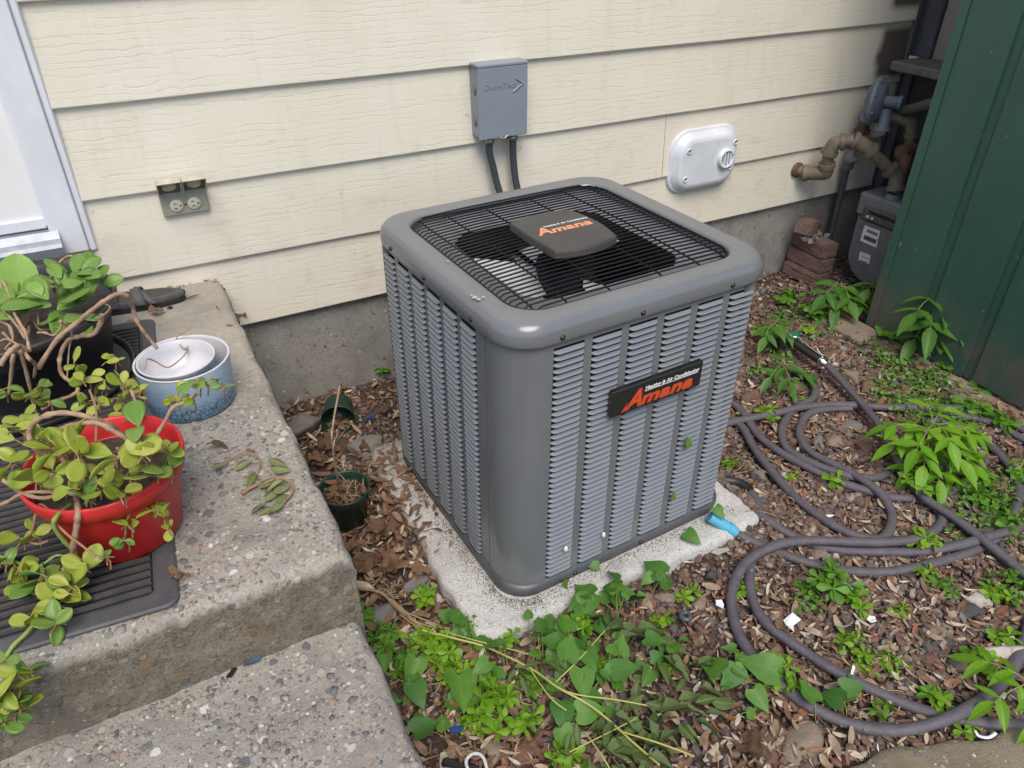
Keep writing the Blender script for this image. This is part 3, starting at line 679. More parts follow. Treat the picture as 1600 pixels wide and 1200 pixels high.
# louvre field
Z0L, Z1L, NR = .1015, .786, 43
PITCH = (Z1L - Z0L) / NR
def louver_geo(w):
    prof = [(.0014, .00), (.0008, -.07), (-.0016, -.22), (-.0048, -.37), (-.0068, -.44), (-.0062, -.47)]
    mb = MB(); loops = []
    for t, k in ((0, 0.0), (.04, .45), (.10, .85), (.17, 1), (.86, 1), (.93, .85), (.975, .45), (1, 0.0)):
        loops.append([Vector((w * t, (y if k > 0 else .001) * 1.0 if k == 1 else (y * k + .001 * (1 - k)), z * PITCH * (.55 + .45 * k))) for (y, z) in prof])
    mb.loft(loops, closed=False, smooth=True); return mb
lv_front = louver_geo(WF).mesh('louver', M['louver'])
lv_left = louver_geo(WLy).mesh('louver', M['louver'])
def front_M(x, z): return Matrix.Translation((x, BI, z))
ROTL = Matrix.Rotation(-PI / 2, 4, 'Z')     # local x -> -y, local y -> +x
def left_M(y, z): return Matrix.Translation((BI, y + WLy, z)) @ ROTL
def strips(axis, s0, p, w, ncol, m0, m1):
    mb = MB(); seg = [(m0, s0)] + [(s0 + k * p + w, s0 + (k + 1) * p) for k in range(ncol - 1)] + [(s0 + (ncol - 1) * p + w, m1)]
    for a, b in seg:
        if b - a < 1e-4: continue
        if axis == 'x': mb.box((a, BI + .0005, ZB + .030), (b, BI + .004, ZR + .003))
        else: mb.box((BI + .0005, a, ZB + .030), (BI + .004, b, ZR + .003))
    for z0, z1 in ((ZB + .030, Z0L - .0075), (Z1L + .001, ZR + .003)):
        for k in range(ncol):
            a, b = s0 + k * p, s0 + k * p + w
            if axis == 'x': mb.box((a, BI + .0008, z0), (b, BI + .0042, z1))
            else: mb.box((BI + .0008, a, z0), (BI + .0042, b, z1))
    return mb
lb('louver_panel', strips('x', SF, PF, WF, 6, SF - .0005, SF + 5 * PF + WF + .0005), M['ac'])
lb('louver_panel', strips('y', SLy, PLy, WLy, 6, SLy - .0425, SLy + 5 * PLy + WLy + .012), M['ac'])
for c in range(6):
    for r in range(NR): put('louver', lv_front, ac, True, front_M(SF + c * PF, Z0L + (r + .66) * PITCH))
mb = MB()
for c in range(6):
    for r in range(NR):
        Mx = left_M(SLy + c * PLy, Z0L - .004 + (r + .66) * PITCH)
        if c == 0 and r >= NR - 24: put('louver', lv_left, ac, True, Mx)
        else: mb.add([Mx @ v.co for v in lv_left.vertices], [tuple(p.vertices) for p in lv_left.polygons], True)
tag(lb('louver_bank', mb, M['louver']), kind='stuff')
# screws on the cap skirt and base pan
def screw(x, y, z, nrm, r=.0042):
    mb = MB(); mb.lathe([(r * 1.5, 0), (r * 1.5, .0012), (r, .0018), (r, .004), (r * .6, .005)], 10, Matrix.Translation((x, y, z)) @ Vector((0, 0, 1)).rotation_difference(Vector(nrm)).to_matrix().to_4x4()); return lb('screw', mb, M['screw'])
for x in (.125, .335, .600): screw(x, 0, ZR + .012, (0, -1, 0))
for y in (.165, .40, .60): screw(0, y, ZR + .012, (-1, 0, 0))
for x in (.20, .42): screw(x, .002, ZB + .018, (0, -1, 0))
# fan grille
gr = MB(); gr.tube(rrect(.070, .070, AW - .070, AD - .070, .072, ZT - .010, 10) + [rrect(.070, .070, AW - .070, AD - .070, .072, ZT - .010, 10)[0]], .0028, 6, False)
grille = lb('fan_grille', gr, M['wire'])
def half_x(y):    # half-length of the opening at depth y
    r = .072; y0, y1 = .070, AD - .070; d = min(y - y0, y1 - y); hx = AW / 2 - .070
    return hx if d >= r else hx - r + math.sqrt(max(0, r * r - (r - d) ** 2))
NW = 34
for k in range(NW):
    y = .077 + (AD - .154) * k / (NW - 1); h = half_x(y) - .0005; e = .0045 * math.sin(PI * k / (NW - 1))
    mb = MB(); mb.tube([(CXa - h, y, ZT - .010), (CXa - h + .012, y, ZT - .003), (CXa - h * .5, y, ZT + e), (CXa + h * .5, y, ZT + e), (CXa + h - .012, y, ZT - .003), (CXa + h, y, ZT - .010)], .0023, 5, False)
    lb('grille_wire', mb, M['wire'], grille)
for x in (.105, .185, .30, .445, .56, .642):
    mb = MB(); rr_ = .006 if abs(x - CXa) > .2 else 0
    mb.tube([(x, .074 + rr_, ZT - .010), (x, .10, ZT - .006), (x, CYa, ZT + .0005), (x, AD - .10, ZT - .006), (x, AD - .074 - rr_, ZT - .010)], .0022, 5, False)
    lb('grille_crosswire', mb, M['wire'], grille)
# motor, blades, cap
mb = MB(); MC = Matrix.Translation((CXa, CYa - .012, 0))
mb.lathe([(.02, .56), (.068, .565), (.076, .575), (.076, .79), (.06, .80), (.02, .802)], 28, MC); motor = lb('fan_motor', mb, M['motor'])
for k in range(3):
    a0 = 2 * PI * k / 3 + math.radians(172); mb = MB(); L = []
    for i in range(7):
        r = .055 + .200 * i / 6; wv = .62 if i > 1 else .45; L.append([MC @ Vector((r * math.cos(a0 + wv * (j / 6 - .5) * 2), r * math.sin(a0 + wv * (j / 6 - .5) * 2), .748 - .050 * (j / 6 - .5) * 1.0 + .006 * math.sin(PI * j / 6))) for j in range(7)])
    mb.loft(L, closed=False); lb('fan_blade', mb, M['blade'])
mb = MB(); mb.box((CXa - .009, CYa + .09, .70), (CXa + .009, CYa + .30, .706), .001, Matrix.Identity(4)); lb('motor_strap', mb, M['orif'])
mb = MB(); mb.tube([(.545, .10, .30), (.545, .10, .80)], .006, 6); lb('inner_strut', mb, M['orif'])
capc = []; hw, hd = .090, .104; MCX, MCY = .356, .350
for (ax, ay, bx, by, bulge) in ((-1, -1, 1, -1, .018), (1, -1, 1, 1, .016), (1, 1, -1, 1, .014), (-1, 1, -1, -1, .004)):
    for k in range(10):
        t = k / 10; x = ax + (bx - ax) * t; y = ay + (by - ay) * t; b = bulge * math.sin(PI * t)
        ox = (0 if ax != bx else ax) * b; oy = (0 if ay != by else ay) * b
        capc.append((MCX + x * hw + ox, MCY + y * hd + oy))
def capl(s, z): return [Vector((MCX + (x - MCX) * s, MCY + (y - MCY) * s, z)) for x, y in capc]
mb = MB(); mb.loft([capl(.97, ZT + .004), capl(1.0, ZT + .006), capl(1.0, ZT + .020), capl(.985, ZT + .0255), capl(.95, ZT + .0275)], smooth=False, cap0=True, cap1=True); mcap = lb('motor_cap', mb, M['cap'])
zc_ = ZT + .0277
text_part('lettering', 'A', .056, M['salmon'], mcap, Matrix.Translation((MCX - .072, MCY - .012, zc_)), .0003, .25, .0016, local=True)
text_part('lettering', 'mana', .042, M['salmon'], mcap, Matrix.Translation((MCX - .034, MCY - .012, zc_)) @ Matrix.Diagonal((1.28, 1, 1, 1)), .0003, .2, .0014, local=True, spacing=1.04)
text_part('lettering', 'Heating & Air Conditioning', .0117, M['whiteprint'], mcap, Matrix.Translation((MCX - .036, MCY + .026, zc_)), .0002, .15, .0002, local=True)
# name plate on the front
NX0, NX1, NZ0, NZ1 = .262, .534, .566, .638
mb = MB(); mb.box((NX0, -.012, NZ0), (NX1, BI - .006, NZ1), .0025); plate = lb('name_plate', mb, M['black'])
NM = lambda x, z: Matrix.Translation((x, -.0123, z)) @ Matrix.Rotation(PI / 2, 4, 'X')
text_part('lettering', 'A', .066, M['orange'], plate, NM(NX0 + .040, NZ0 + .010), .0004, .42, .0022, local=True)
text_part('lettering', 'mana', .047, M['orange'], plate, NM(NX0 + .083, NZ0 + .010) @ Matrix.Diagonal((1.5, 1, 1, 1)), .0004, .30, .0018, local=True, spacing=1.06)
text_part('lettering', 'Heating & Air Conditioning', .0148, M['whiteprint'], plate, NM(NX0 + .094, NZ0 + .0475), .0003, .22, .0003, local=True)
mb = MB(); mb.box((NX0 + .094, -.0128, NZ0 + .0445), (NX1 - .020, -.0121, NZ0 + .0458)); lb('lettering_rule', mb, M['whiteprint'], plate)
mb = MB(); mb.poly_prism([(NX0 + .028, NZ0 + .006), (NX0 + .046, NZ0 + .030), (NX0 + .040, NZ0 + .016), (NX0 + .070, NZ0 + .022)], .0122, .0128, Matrix(((1, 0, 0, 0), (0, 0, -1, 0), (0, 1, 0, 0), (0, 0, 0, 1)))); lb('lettering_swash', mb, M['orange'], plate)

# ================================================================== DISCONNECT BOX, CONDUITS
bx0, bx1, bz0, bz1 = 1.246, 1.427, .876, 1.112
db = thing('disconnect_box', 'grey electrical disconnect box with embossed name and arrow on the cream siding', 'electrical box', (1.33, -.01, .99))
MB().box((bx0 + .004, -.082, bz0 + .004), (bx1 - .004, -.010, bz1 - .003), .003).build('case', M['elec'], db)
cov = MB().box((bx0, -.088, bz0), (bx1, -.0825, bz1 - .010), .002).build('cover', M['elec'], db)
MB().box((bx0 - .001, -.089, bz1 - .0095), (bx1 + .001, -.008, bz1), .002).build('rain_hood', M['elec'], db)
for z in (1.035, .935):
    mb = MB(); mb.lathe([(.013, -.0005), (.014, .001), (.0, .001)], 16, Matrix.Translation((bx0 + .004, -.052, z)) @ Matrix.Rotation(-PI / 2, 4, 'Y') @ Matrix.Diagonal((1.5, .8, 1, 1))); mb.build('knockout', M['galv'], db)
EM = lambda x, z: Matrix.Translation((x, -.0885, z)) @ Matrix.Rotation(PI / 2, 4, 'X')
text_part('embossed_lettering', 'DiversiTech', .026, M['elec'], cov, EM(bx0 + .018, 1.035), .0012, 0, .0002, spacing=.95)
mb = MB(); ax_ = bx1 - .018
for (x0_, z0_, x1_, z1_) in ((ax_ - .028, 1.062, ax_, 1.044), (ax_, 1.044, ax_ - .038, 1.020)): mb.tube([(x0_, -.0885, z0_), (x1_, -.0885, z1_)], .0032, 6)
mb.build('embossed_arrow', M['elec'], cov)
MB().tube([(1.318, -.090, .884), (1.324, -.096, .876), (1.336, -.098, .876), (1.346, -.096, .884)], .0032, 6).build('hasp', M['zinc'], db)
for (nm, pts, lab, yy) in (('conduit', [(1.300, -.050, .872), (1.300, -.050, .82), (1.312, -.052, .77), (1.325, -.062, .70), (1.345, -.10, .60), (1.345, -.22, .40), (1.30, -.40, .30), (1.28, -.545, .28)], 'left dark conduit dropping from the disconnect box behind the air conditioner', 0),
                        ('conduit', [(1.392, -.050, .872), (1.392, -.050, .82), (1.394, -.052, .77), (1.400, -.060, .70), (1.41, -.10, .60), (1.41, -.22, .40), (1.38, -.40, .30), (1.36, -.545, .28)], 'right dark conduit dropping straight from the disconnect box', 1)):
    t = thing(nm, lab, 'conduit', pts[0], 0, 'conduits below the disconnect box')
    MB().tube(catmull(pts, 6), .0125, 12).build('flexible_tube', M['conduit'], t)
    mb = MB(); mb.lathe([(.0165, 0), (.0175, .004), (.0175, .014), (.0145, .016), (.0145, .022)], 14, Matrix.Translation((pts[0][0], -.050, .853))); mb.build('coupling', M['zinc'], t)

# ================================================================== WHITE VENT COVER
vt = thing('vent_cover', 'white rounded appliance vent plate with a slotted round port on the siding', 'vent', (2.29, -.02, .65))
vx0, vx1, vz0, vz1 = 2.118, 2.468, .520, .778
def vloop(i, y): return [Vector((p.x, y, p.y)) for p in rrect(vx0 + i, vz0 + i, vx1 - i, vz1 - i, max(.085 - i * .6, .03), 0, 8)]
mb = MB(); mb.loft([vloop(.0, -.010), vloop(0, -.0225), vloop(.004, -.025), vloop(.009, -.0255), vloop(.013, -.029), vloop(.024, -.052), vloop(.032, -.0585), vloop(.045, -.0605)], cap1=True); mb.build('plate', M['vent'], vt)
for (x, z) in ((2.185, .705), (2.183, .592), (2.425, .712), (2.412, .610)):
    mb = MB(); MX = Matrix.Translation((x, -.0605, z)) @ Matrix.Rotation(PI / 2, 4, 'X'); mb.lathe([(.0115, -.001), (.0115, .004), (.008, .004), (.007, .0005), (.0, .0005)], 14, MX); mb.build('screw_boss', M['vent'], vt)
    mb = MB(); mb.lathe([(.0045, .0005), (.0045, .002), (.0, .0024)], 8, MX); mb.build('screw', M['screw'], vt)
MX = Matrix.Translation((2.378, -.0605, .652)) @ Matrix.Rotation(PI / 2, 4, 'X')
mb = MB(); mb.lathe([(.040, -.001), (.039, .016), (.036, .018), (.030, .017), (.029, .001)], 28, MX); port = mb.build('port', M['vent'], vt)
MB().lathe([(.0288, .001), (.0, .001)], 20, MX).build('port_mouth', M['ventdark'], port)
for dx in (-.011, .004, .018): MB().box((2.378 + dx - .003, -.076, .625), (2.378 + dx + .003, -.062, .679), .001).build('port_bar', M['vent'], port)

# ================================================================== OUTLET
ot = thing('outlet', 'weathered double electrical outlet with its two flip covers raised on the siding', 'outlet', (.30, -.02, .81))
ox0, ox1, oz0, oz1 = .236, .367, .770, .850
MB().box((ox0, -.031, oz0), (ox1, -.012, oz1), .003).build('plate', M['outlet'], ot)
for k, cxo in enumerate((.277, .327)):
    mb = MB(); mb.lathe([(.0185, 0), (.0185, .003), (.017, .0045), (.0, .0045)], 24, Matrix.Translation((cxo, -.031, .800)) @ Matrix.Rotation(PI / 2, 4, 'X')); rc = mb.build('receptacle', M['ivory'], ot)
    for dz in (-.007, .007): MB().box((cxo - .0085, -.0362, .800 + dz - .0011), (cxo + .0005, -.0352, .800 + dz + .0011)).build('slot', M['slot'], rc)
    MB().lathe([(.0026, 0), (.0026, .0007), (0, .0007)], 8, Matrix.Translation((cxo + .0105, -.0354, .800)) @ Matrix.Rotation(PI / 2, 4, 'X')).build('ground_hole', M['slot'], rc)
MB().lathe([(.003, 0), (.003, .0015), (0, .002)], 8, Matrix.Translation((.302, -.031, .800)) @ Matrix.Rotation(PI / 2, 4, 'X')).build('screw', M['screw'], ot)
MB().tube([(ox0 - .002, -.036, .846), (ox1 + .002, -.036, .846)], .0045, 8).build('hinge', M['liddark'], ot)
LM = Matrix.Translation((0, -.036, .848)) @ Matrix.Rotation(math.radians(38), 4, 'X')
for (a, b) in ((ox0 - .002, .3005), (.3025, ox1 + .002)):
    lid = MB().box((a, -.004, .002), (b, .001, .062), .002, LM); lid.box((a, -.020, .058), (b, .001, .062), .001, LM); lid.box((a, -.020, .002), (a + .003, -.004, .058), .001, LM); lid.box((b - .003, -.020, .002), (b, -.004, .058), .001, LM)
    lo_ = lid.build('flip_cover', M['lidm'], ot)
    MB().box((a + .0035, -.0065, .006), (b - .0035, -.0045, .057), 0, LM).build('cover_gasket', M['liddark'], lo_)
    MB().lathe([(.0195, 0), (.0195, .003), (.016, .0035), (.0155, .001), (0, .001)], 20, LM @ Matrix.Translation(((a + b) / 2, -.0065, .030)) @ Matrix.Rotation(PI / 2, 4, 'X')).build('cover_seal', M['lidm'], lo_)

# ================================================================== GREEN SHED
sh = thing('green_shed', 'dark green board sided shed with peeling paint at its foot', 'shed', (3.0, -1.2, 0), 0)  # height above the view raised to shade the right end of the siding
SHA = math.atan2(2.793 - 2.823, .726)            # slight turn of the face
def shx(y): return 2.823 + (-.597 - y) * (-.030 / .726)
edges = [-.5975, -.634, -.816, -.861, -1.058, -1.103, -1.300, -1.345, -1.542, -1.587, -1.784, -1.83, -2.03]
def shbox(name, ya, yb, out, thick, z0, z1, mat=M['green'], bev=.003):
    p = []
    for y in (ya, yb): p.append((shx(y), y))
    mb = MB(); vs = []
    for z in (z0, z1):
        for (x, y) in p: vs += [Vector((x - out, y, z)), Vector((x - out + thick, y, z))]
    mb.add(vs, [(0, 1, 3, 2), (4, 6, 7, 5), (0, 4, 5, 1), (2, 3, 7, 6), (0, 2, 6, 4), (1, 5, 7, 3)]); return mb.build(name, mat, sh)
shbox('corner_trim', edges[0], edges[1] + .0025, .006, .03, .015, 3.02)
for k in range(1, len(edges) - 1):
    if k % 2: shbox('board', edges[k], edges[k + 1], .0, .02, .020 + .004 * (k % 3), 3.02)
    else: shbox('groove_strip', edges[k] - .0005, edges[k + 1] + .0005, -.009, .012, .020, 3.02)
mb = MB(); mb.box((2.90, -2.03, .0), (4.6, -.60, 3.02)); mb.build('body', M['green'], sh)
mb = MB(); mb.box((2.78, -2.1, 3.025), (4.7, -.50, 3.08), .005); mb.build('roof', M['greywood'], sh)
mb = MB(); mb.box((2.835, -2.03, -.05), (2.90, -.605, .018)); mb.build('base_sill', M['path'], sh)
mb = MB(); mb.box((2.70, -2.0, -.03), (2.832, -.66, .010), .006); tag(mb.build('shed_kerb', M['path']), 'low worn concrete strip along the foot of the green shed', 'kerb')
mb = MB(); mb.box((2.66, -.70, .0), (2.80, -.46, .035), .01); tag(mb.build('foot_board', M['tanstone'] if 'tanstone' in M else M['ledge']), 'short brown board lying at the corner of the green shed', 'board')

# ================================================================== GAS METER SET
RX90 = Matrix.Rotation(PI / 2, 4, 'X'); RY90 = Matrix.Rotation(PI / 2, 4, 'Y')
MXF = 3.08                                        # meter face plane, facing the viewer's left
gm = thing('gas_meter', 'grey gas meter with warning stickers tucked between brick pile and green shed', 'gas meter', (3.17, -.36, 0))
ya, yb = -.225, -.485
mb = MB(); out = []
for k in range(17):
    a = PI + PI * k / 16; out.append(((ya + yb) / 2 + (ya - yb) / 2 * math.cos(a), .165 + .12 * math.sin(a)))
prof = out + [(ya, .335), (yb, .335)]
prof = out + [(max(ya, yb), .335), (min(ya, yb), .335)]
YZ = Matrix(((0, 0, 1, 0), (1, 0, 0, 0), (0, 1, 0, 0), (0, 0, 0, 1)))   # (y,z,x) -> world
mb.poly_prism(prof, MXF + .012, MXF + .17, YZ, True)
inn = [((y - (ya + yb) / 2) * .93 + (ya + yb) / 2, (z - .2) * .94 + .2) for y, z in prof]; mb.poly_prism(inn, MXF, MXF + .013, YZ); mb.build('case', M['galv'], gm)
MB().box((MXF - .002, yb, .338), (MXF + .17, ya + .015, .445), .012).build('index_housing', M['galv'], gm)
ib = MB().box((MXF - .020, yb + .01, .338), (MXF - .003, ya - .035, .398), .006).build('index_cover', M['ventdark'], gm)
MB().box((MXF - .0215, yb + .03, .372), (MXF - .0202, ya - .075, .386)).build('dial_window', M['slot'], ib)
for dy in (.05, .075): MB().lathe([(.007, 0), (.007, .002), (0, .002)], 10, Matrix.Translation((MXF - .020, ya - dy - .02, .355)) @ Matrix.Rotation(-PI / 2, 4, 'Y')).build('dial', M['whitepot'], ib)
def sticker(c, parent, name, px4, mat):
    pts = [sx(px, py, MXF - .0012) for px, py in px4]; mb = MB(); mb.add(pts + [p + Vector((.001, 0, 0)) for p in pts], [(0, 1, 2, 3), (7, 6, 5, 4), (0, 4, 5, 1), (1, 5, 6, 2), (2, 6, 7, 3), (3, 7, 4, 0)]); return mb.build(name, mat, parent)
s1 = sticker(0, gm, 'warning_sticker', [(1351, 352), (1375, 361), (1369, 387), (1344, 376)], M['paper'])
sticker(0, gm, 'address_sticker', [(1344, 393), (1360, 399), (1358, 413), (1341, 406)], M['paper'])
def stripe(y0, y1, z0, z1, mat, nm): MB().box((MXF - .0022, y0, z0), (MXF - .0014, y1, z1)).build(nm, mat, s1)
pc = sx(1360, 369, MXF); stripe(pc.y - .034, pc.y + .024, pc.z + .012, pc.z + .026, M['galv'], 'print_block'); stripe(pc.y - .036, pc.y + .030, pc.z - .024, pc.z - .004, M['rust'], 'red_band')
for ux, uy in ((1352, 402), (1349, 408)):
    q = sx(ux, uy, MXF); MB().box((MXF - .0022, q.y - .02, q.z - .002), (MXF - .0014, q.y + .018, q.z + .001)).build('print_line', M['galv'], s1)

def elbow(name, p, r, par, mat=M['pipe']):
    pts = [Vector(q) for q in p]; t = catmull(pts, 6); mb = MB(); mb.tube(t, r, 14)
    for e, nx_ in ((t[0], t[1]), (t[-1], t[-2])):
        d = (nx_ - e).normalized(); mb.tube([e - d * .004, e + d * .014], r * 1.22, 14)
    return mb.build(name, mat, par)
gp = thing('gas_pipe', 'old painted gas pipe with elbows running from the siding to the meter', 'pipe', (2.9, -.08, .55))
A = [wy(1240, 263, .0), wy(1262, 271, -.06), wy(1290, 270, -.12), wy(1295, 240, -.125), wy(1303, 224, -.135), wy(1334, 219, -.19), wy(1348, 226, -.22), wy(1390, 264, -.30), wy(1402, 275, -.33), wy(1400, 296, -.345)]
mb = MB(); mb.tube(catmull(A[0:2], 3), .025, 14); mb.build('pipe', M['pipe'], gp)
MB().lathe([(.034, 0), (.034, .006), (.022, .012)], 16, Matrix.Translation((A[0].x, -.021, A[0].z)) @ RX90).build('wall_flange', M['rust'], gp)
elbow('elbow', [A[1] + Vector((-.01, .01, 0)), A[1].lerp(A[2], .6), A[2] + Vector((0, 0, .002)), A[2].lerp(A[3], .45)], .030, gp)
mb = MB(); mb.tube([A[2].lerp(A[3], .35), A[3]], .025, 14); mb.build('nipple', M['pipe'], gp)
elbow('elbow', [A[3], A[3].lerp(A[4], .65), A[4] + (A[5] - A[4]) * .1, A[4].lerp(A[5], .5)], .030, gp)
mb = MB(); mb.tube([A[4].lerp(A[5], .4), A[5]], .026, 14); mb.build('nipple', M['pipe'], gp)
elbow('elbow', [A[5], A[5].lerp(A[6], .7), A[6] + (A[7] - A[6]) * .08, A[6].lerp(A[7], .3)], .031, gp)
mb = MB(); mb.tube([A[6].lerp(A[7], .2), A[7]], .0255, 14); mb.build('pipe', M['pipe'], gp)
elbow('elbow', [A[7], A[8] + (A[7] - A[8]) * .2, A[8] + (A[9] - A[8]) * .3, A[9]], .033, gp)
MB().lathe([(.036, 0), (.036, .022), (.030, .026), (.030, .036)], 12, Matrix.Translation((A[9].x, A[9].y, .43))).build('swivel_nut', M['galv'], gp)
gr_ = thing('gas_riser', 'thin grey gas riser with shutoff valve rising behind the brick pile', 'pipe', (3.02, -.10, 0))
B0 = wy(1306, 335, -.07); zt = wy(1324, 262, -.07)
MB().tube([Vector((zt.x, -.07, -.02)), Vector((zt.x, -.07, zt.z))], .014, 12).build('pipe', M['riser'], gr_)
q = Vector((zt.x, -.07, zt.z)); mb = MB(); mb.lathe([(.018, -.01), (.024, .0), (.024, .02), (.030, .03), (.030, .055), (.020, .065), (.020, .085)], 12, Matrix.Translation(q)); mb.build('valve_body', M['galv'], gr_)
MB().box((q.x - .045, -.115, q.z + .035), (q.x + .012, -.098, q.z + .052), .004).build('valve_handle', M['galv'], gr_)
top = wy(1347, 205, -.08); u1 = wy(1346, 178, -.08)
MB().tube(catmull([q + Vector((0, 0, .08)), Vector((q.x + .01, -.075, q.z + .10)), Vector((top.x, -.08, top.z))], 4), .017, 12).build('pipe', M['pipe'], gr_)
mb = MB(); mb.lathe([(.020, 0), (.033, .003), (.034, .022), (.026, .026), (.023, .06), (.030, .064), (.030, .078), (.02, .082)], 8, Matrix.Translation((top.x, -.08, top.z - .012)), smooth=False); mb.build('union', M['rust'], gr_)
rg_ = thing('gas_regulator', 'blue grey round gas regulator with two short spouts below the brown stain', 'regulator', (3.06, -.12, .8))
rc = wy(1371, 158, -.13); axis = Vector((.42, -.90, .05)).normalized(); RM = Matrix.Translation(rc) @ Vector((0, 0, 1)).rotation_difference(axis).to_matrix().to_4x4()
MB().lathe([(.03, -.045), (.066, -.036), (.090, -.012), (.102, -.010), (.102, .004), (.090, .007), (.078, .022), (.045, .032), (.02, .034)], 30, RM).build('diaphragm_case', M['reg'], rg_)
for k in range(8):
    a = 2 * PI * k / 8; MB().tube([RM @ Vector((.096 * math.cos(a), .096 * math.sin(a), -.014)), RM @ Vector((.096 * math.cos(a), .096 * math.sin(a), .012))], .006, 6).build('bolt', M['galv'], rg_)
MB().lathe([(.026, .02), (.026, .085), (.030, .087), (.030, .10), (.02, .102)], 18, RM).build('spring_tower', M['reg'], rg_)
vq = RM @ Vector((0, -.03, .045)); MB().tube([vq, vq + Vector((-.005, -.01, -.05)), vq + Vector((-.008, -.012, -.085))], [.022, .024, .034], 16).build('vent_spout', M['reg'], rg_)
MB().tube([RM @ Vector((-.03, -.08, -.02)), Vector((u1.x + .01, -.085, u1.z))], .022, 12).build('inlet_body', M['reg'], rg_)
o2 = thing('outlet_pipe', 'rusty pipe with tee dropping from the regulator to the meter beside the shed', 'pipe', (3.2, -.25, .6))
D = [wy(1388, 182, -.17), wy(1412, 187, -.22), wy(1424, 193, -.25), wy(1424, 212, -.26), wy(1420, 235, -.28), wy(1412, 262, -.33)]
elbow('elbow', D[0:4], .026, o2); mb = MB(); mb.tube([D[3], D[4]], .024, 12); mb.build('pipe', M['rust'], o2)
MB().tube([D[4] + Vector((-.05, 0, -.005)), D[4] + Vector((.05, 0, .005))], .033, 12).build('tee', M['rust'], o2)
MB().tube([D[4], D[5], Vector((D[5].x, D[5].y, .445))], .024, 12).build('pipe', M['rust'], o2)
MB().lathe([(.036, 0), (.036, .022), (.028, .026), (.028, .036)], 12, Matrix.Translation((D[5].x, D[5].y, .437))).build('swivel_nut', M['galv'], o2)
hp = thing('horizontal_pipe', 'dark pipe running level under the weathered ledge', 'pipe', (3.3, -.25, .75))
MB().tube([wy(1392, 174, -.14), wy(1420, 172, -.25), wy(1470, 158, -.45)], .022, 12).build('pipe', M['darkwall'], hp)

# ================================================================== BRICK PILE
def brick_mesh(seed, l=.20, w=.095, h=.068, broken=False):
    rgb = np.random.default_rng(seed); bm = bmesh.new(); bmesh.ops.create_cube(bm, size=1); bmesh.ops.scale(bm, vec=(l, w, h), verts=bm.verts)
    bmesh.ops.bevel(bm, geom=bm.edges[:], offset=.006, segments=2, affect='EDGES'); bmesh.ops.subdivide_edges(bm, edges=[e for e in bm.edges if e.calc_length() > .03], cuts=4, use_grid_fill=True)
    for v in bm.verts: v.co += Vector(rgb.normal(0, .0007, 3))
    if broken:
        for v in bm.verts:
            if v.co.x > l * .2: v.co.z -= (v.co.x - l * .2) * .35 * (1 if v.co.z > 0 else 0); v.co.y *= 1 - .15 * rgb.random()
    me = bpy.data.meshes.new('brick'); bm.to_mesh(me); bm.free(); me.materials.append(M['brick']); return me
BZ = [.036, .106, .176]
BLAB = ['bottom brick of the pile beside the gas riser', 'second brick up in the pile beside the gas riser', 'third brick up, lying just below the mortared brick end']
for k in range(3):
    o = put('brick', brick_mesh(40 + k, .205), None); o.matrix_basis = Matrix.Translation((2.955 + .012 * k, -.125 + .004 * k, BZ[k])) @ Matrix.Rotation(PI / 2 + (.10, .02, -.10)[k], 4, 'Z')
    tag(o, BLAB[k], 'brick', 'bricks piled beside the gas riser')
tb = thing('brick', 'broken brick end with mortar crust on top of the brick pile', 'brick', (2.95, -.10, .19), 0, 'bricks piled beside the gas riser')
o = put('fired_clay', brick_mesh(50, .14, .085, .062, True), tb); o.matrix_basis = Matrix.Translation((2.945, -.085, .262)) @ Matrix.Rotation(.35, 4, 'Z') @ Matrix.Rotation(.10, 4, 'Y')
def rock_templates_fine(k, seed, flat=.75):
    rgf = np.random.default_rng(seed); out = []
    bm = bmesh.new(); bmesh.ops.create_icosphere(bm, subdivisions=4, radius=1.0)
    Dv = np.array([v.co[:] for v in bm.verts]); Fv = np.array([[v.index for v in f.verts] for f in bm.faces]); bm.free()
    for _ in range(k):
        nrm = rgf.normal(size=(13, 3)); nrm /= np.linalg.norm(nrm, axis=1, keepdims=True); off = rgf.uniform(.6, 1.0, 13)
        dots = Dv @ nrm.T; rr = np.where(dots > .05, off / np.maximum(dots, .05), 9); rr = (rr ** -14).sum(1) ** (-1 / 14); rr = np.minimum(rr, 1.15)
        ph = rgf.uniform(0, 6, 6); rr = rr * (1 + .03 * np.sin(7 * Dv[:, 0] + ph[0]) * np.sin(6 * Dv[:, 1] + ph[1]) + .018 * np.sin(17 * Dv[:, 2] + ph[2] + 9 * Dv[:, 0]) + .012 * np.sin(31 * Dv[:, 1] + ph[3]) * np.sin(27 * Dv[:, 0] + ph[4]))
        out.append(Dv * rr[:, None] * np.array([1.0, rgf.uniform(.6, .95), flat * rgf.uniform(.6, 1.0)]))
    return out, Fv
TRh, FRh = rock_templates_fine(8, 9, .8)
rgm = np.random.default_rng(3); nP = 16
me = scatter('mortar_crust', TRh, FRh, np.stack([2.955 + rgm.uniform(-.065, .065, nP), -.10 + rgm.uniform(-.05, .05, nP), rgm.uniform(.212, .226, nP)], 1), rgm.uniform(.012, .024, nP), M['mortar'], 5, .5, True); put('mortar_crust', me, tb)

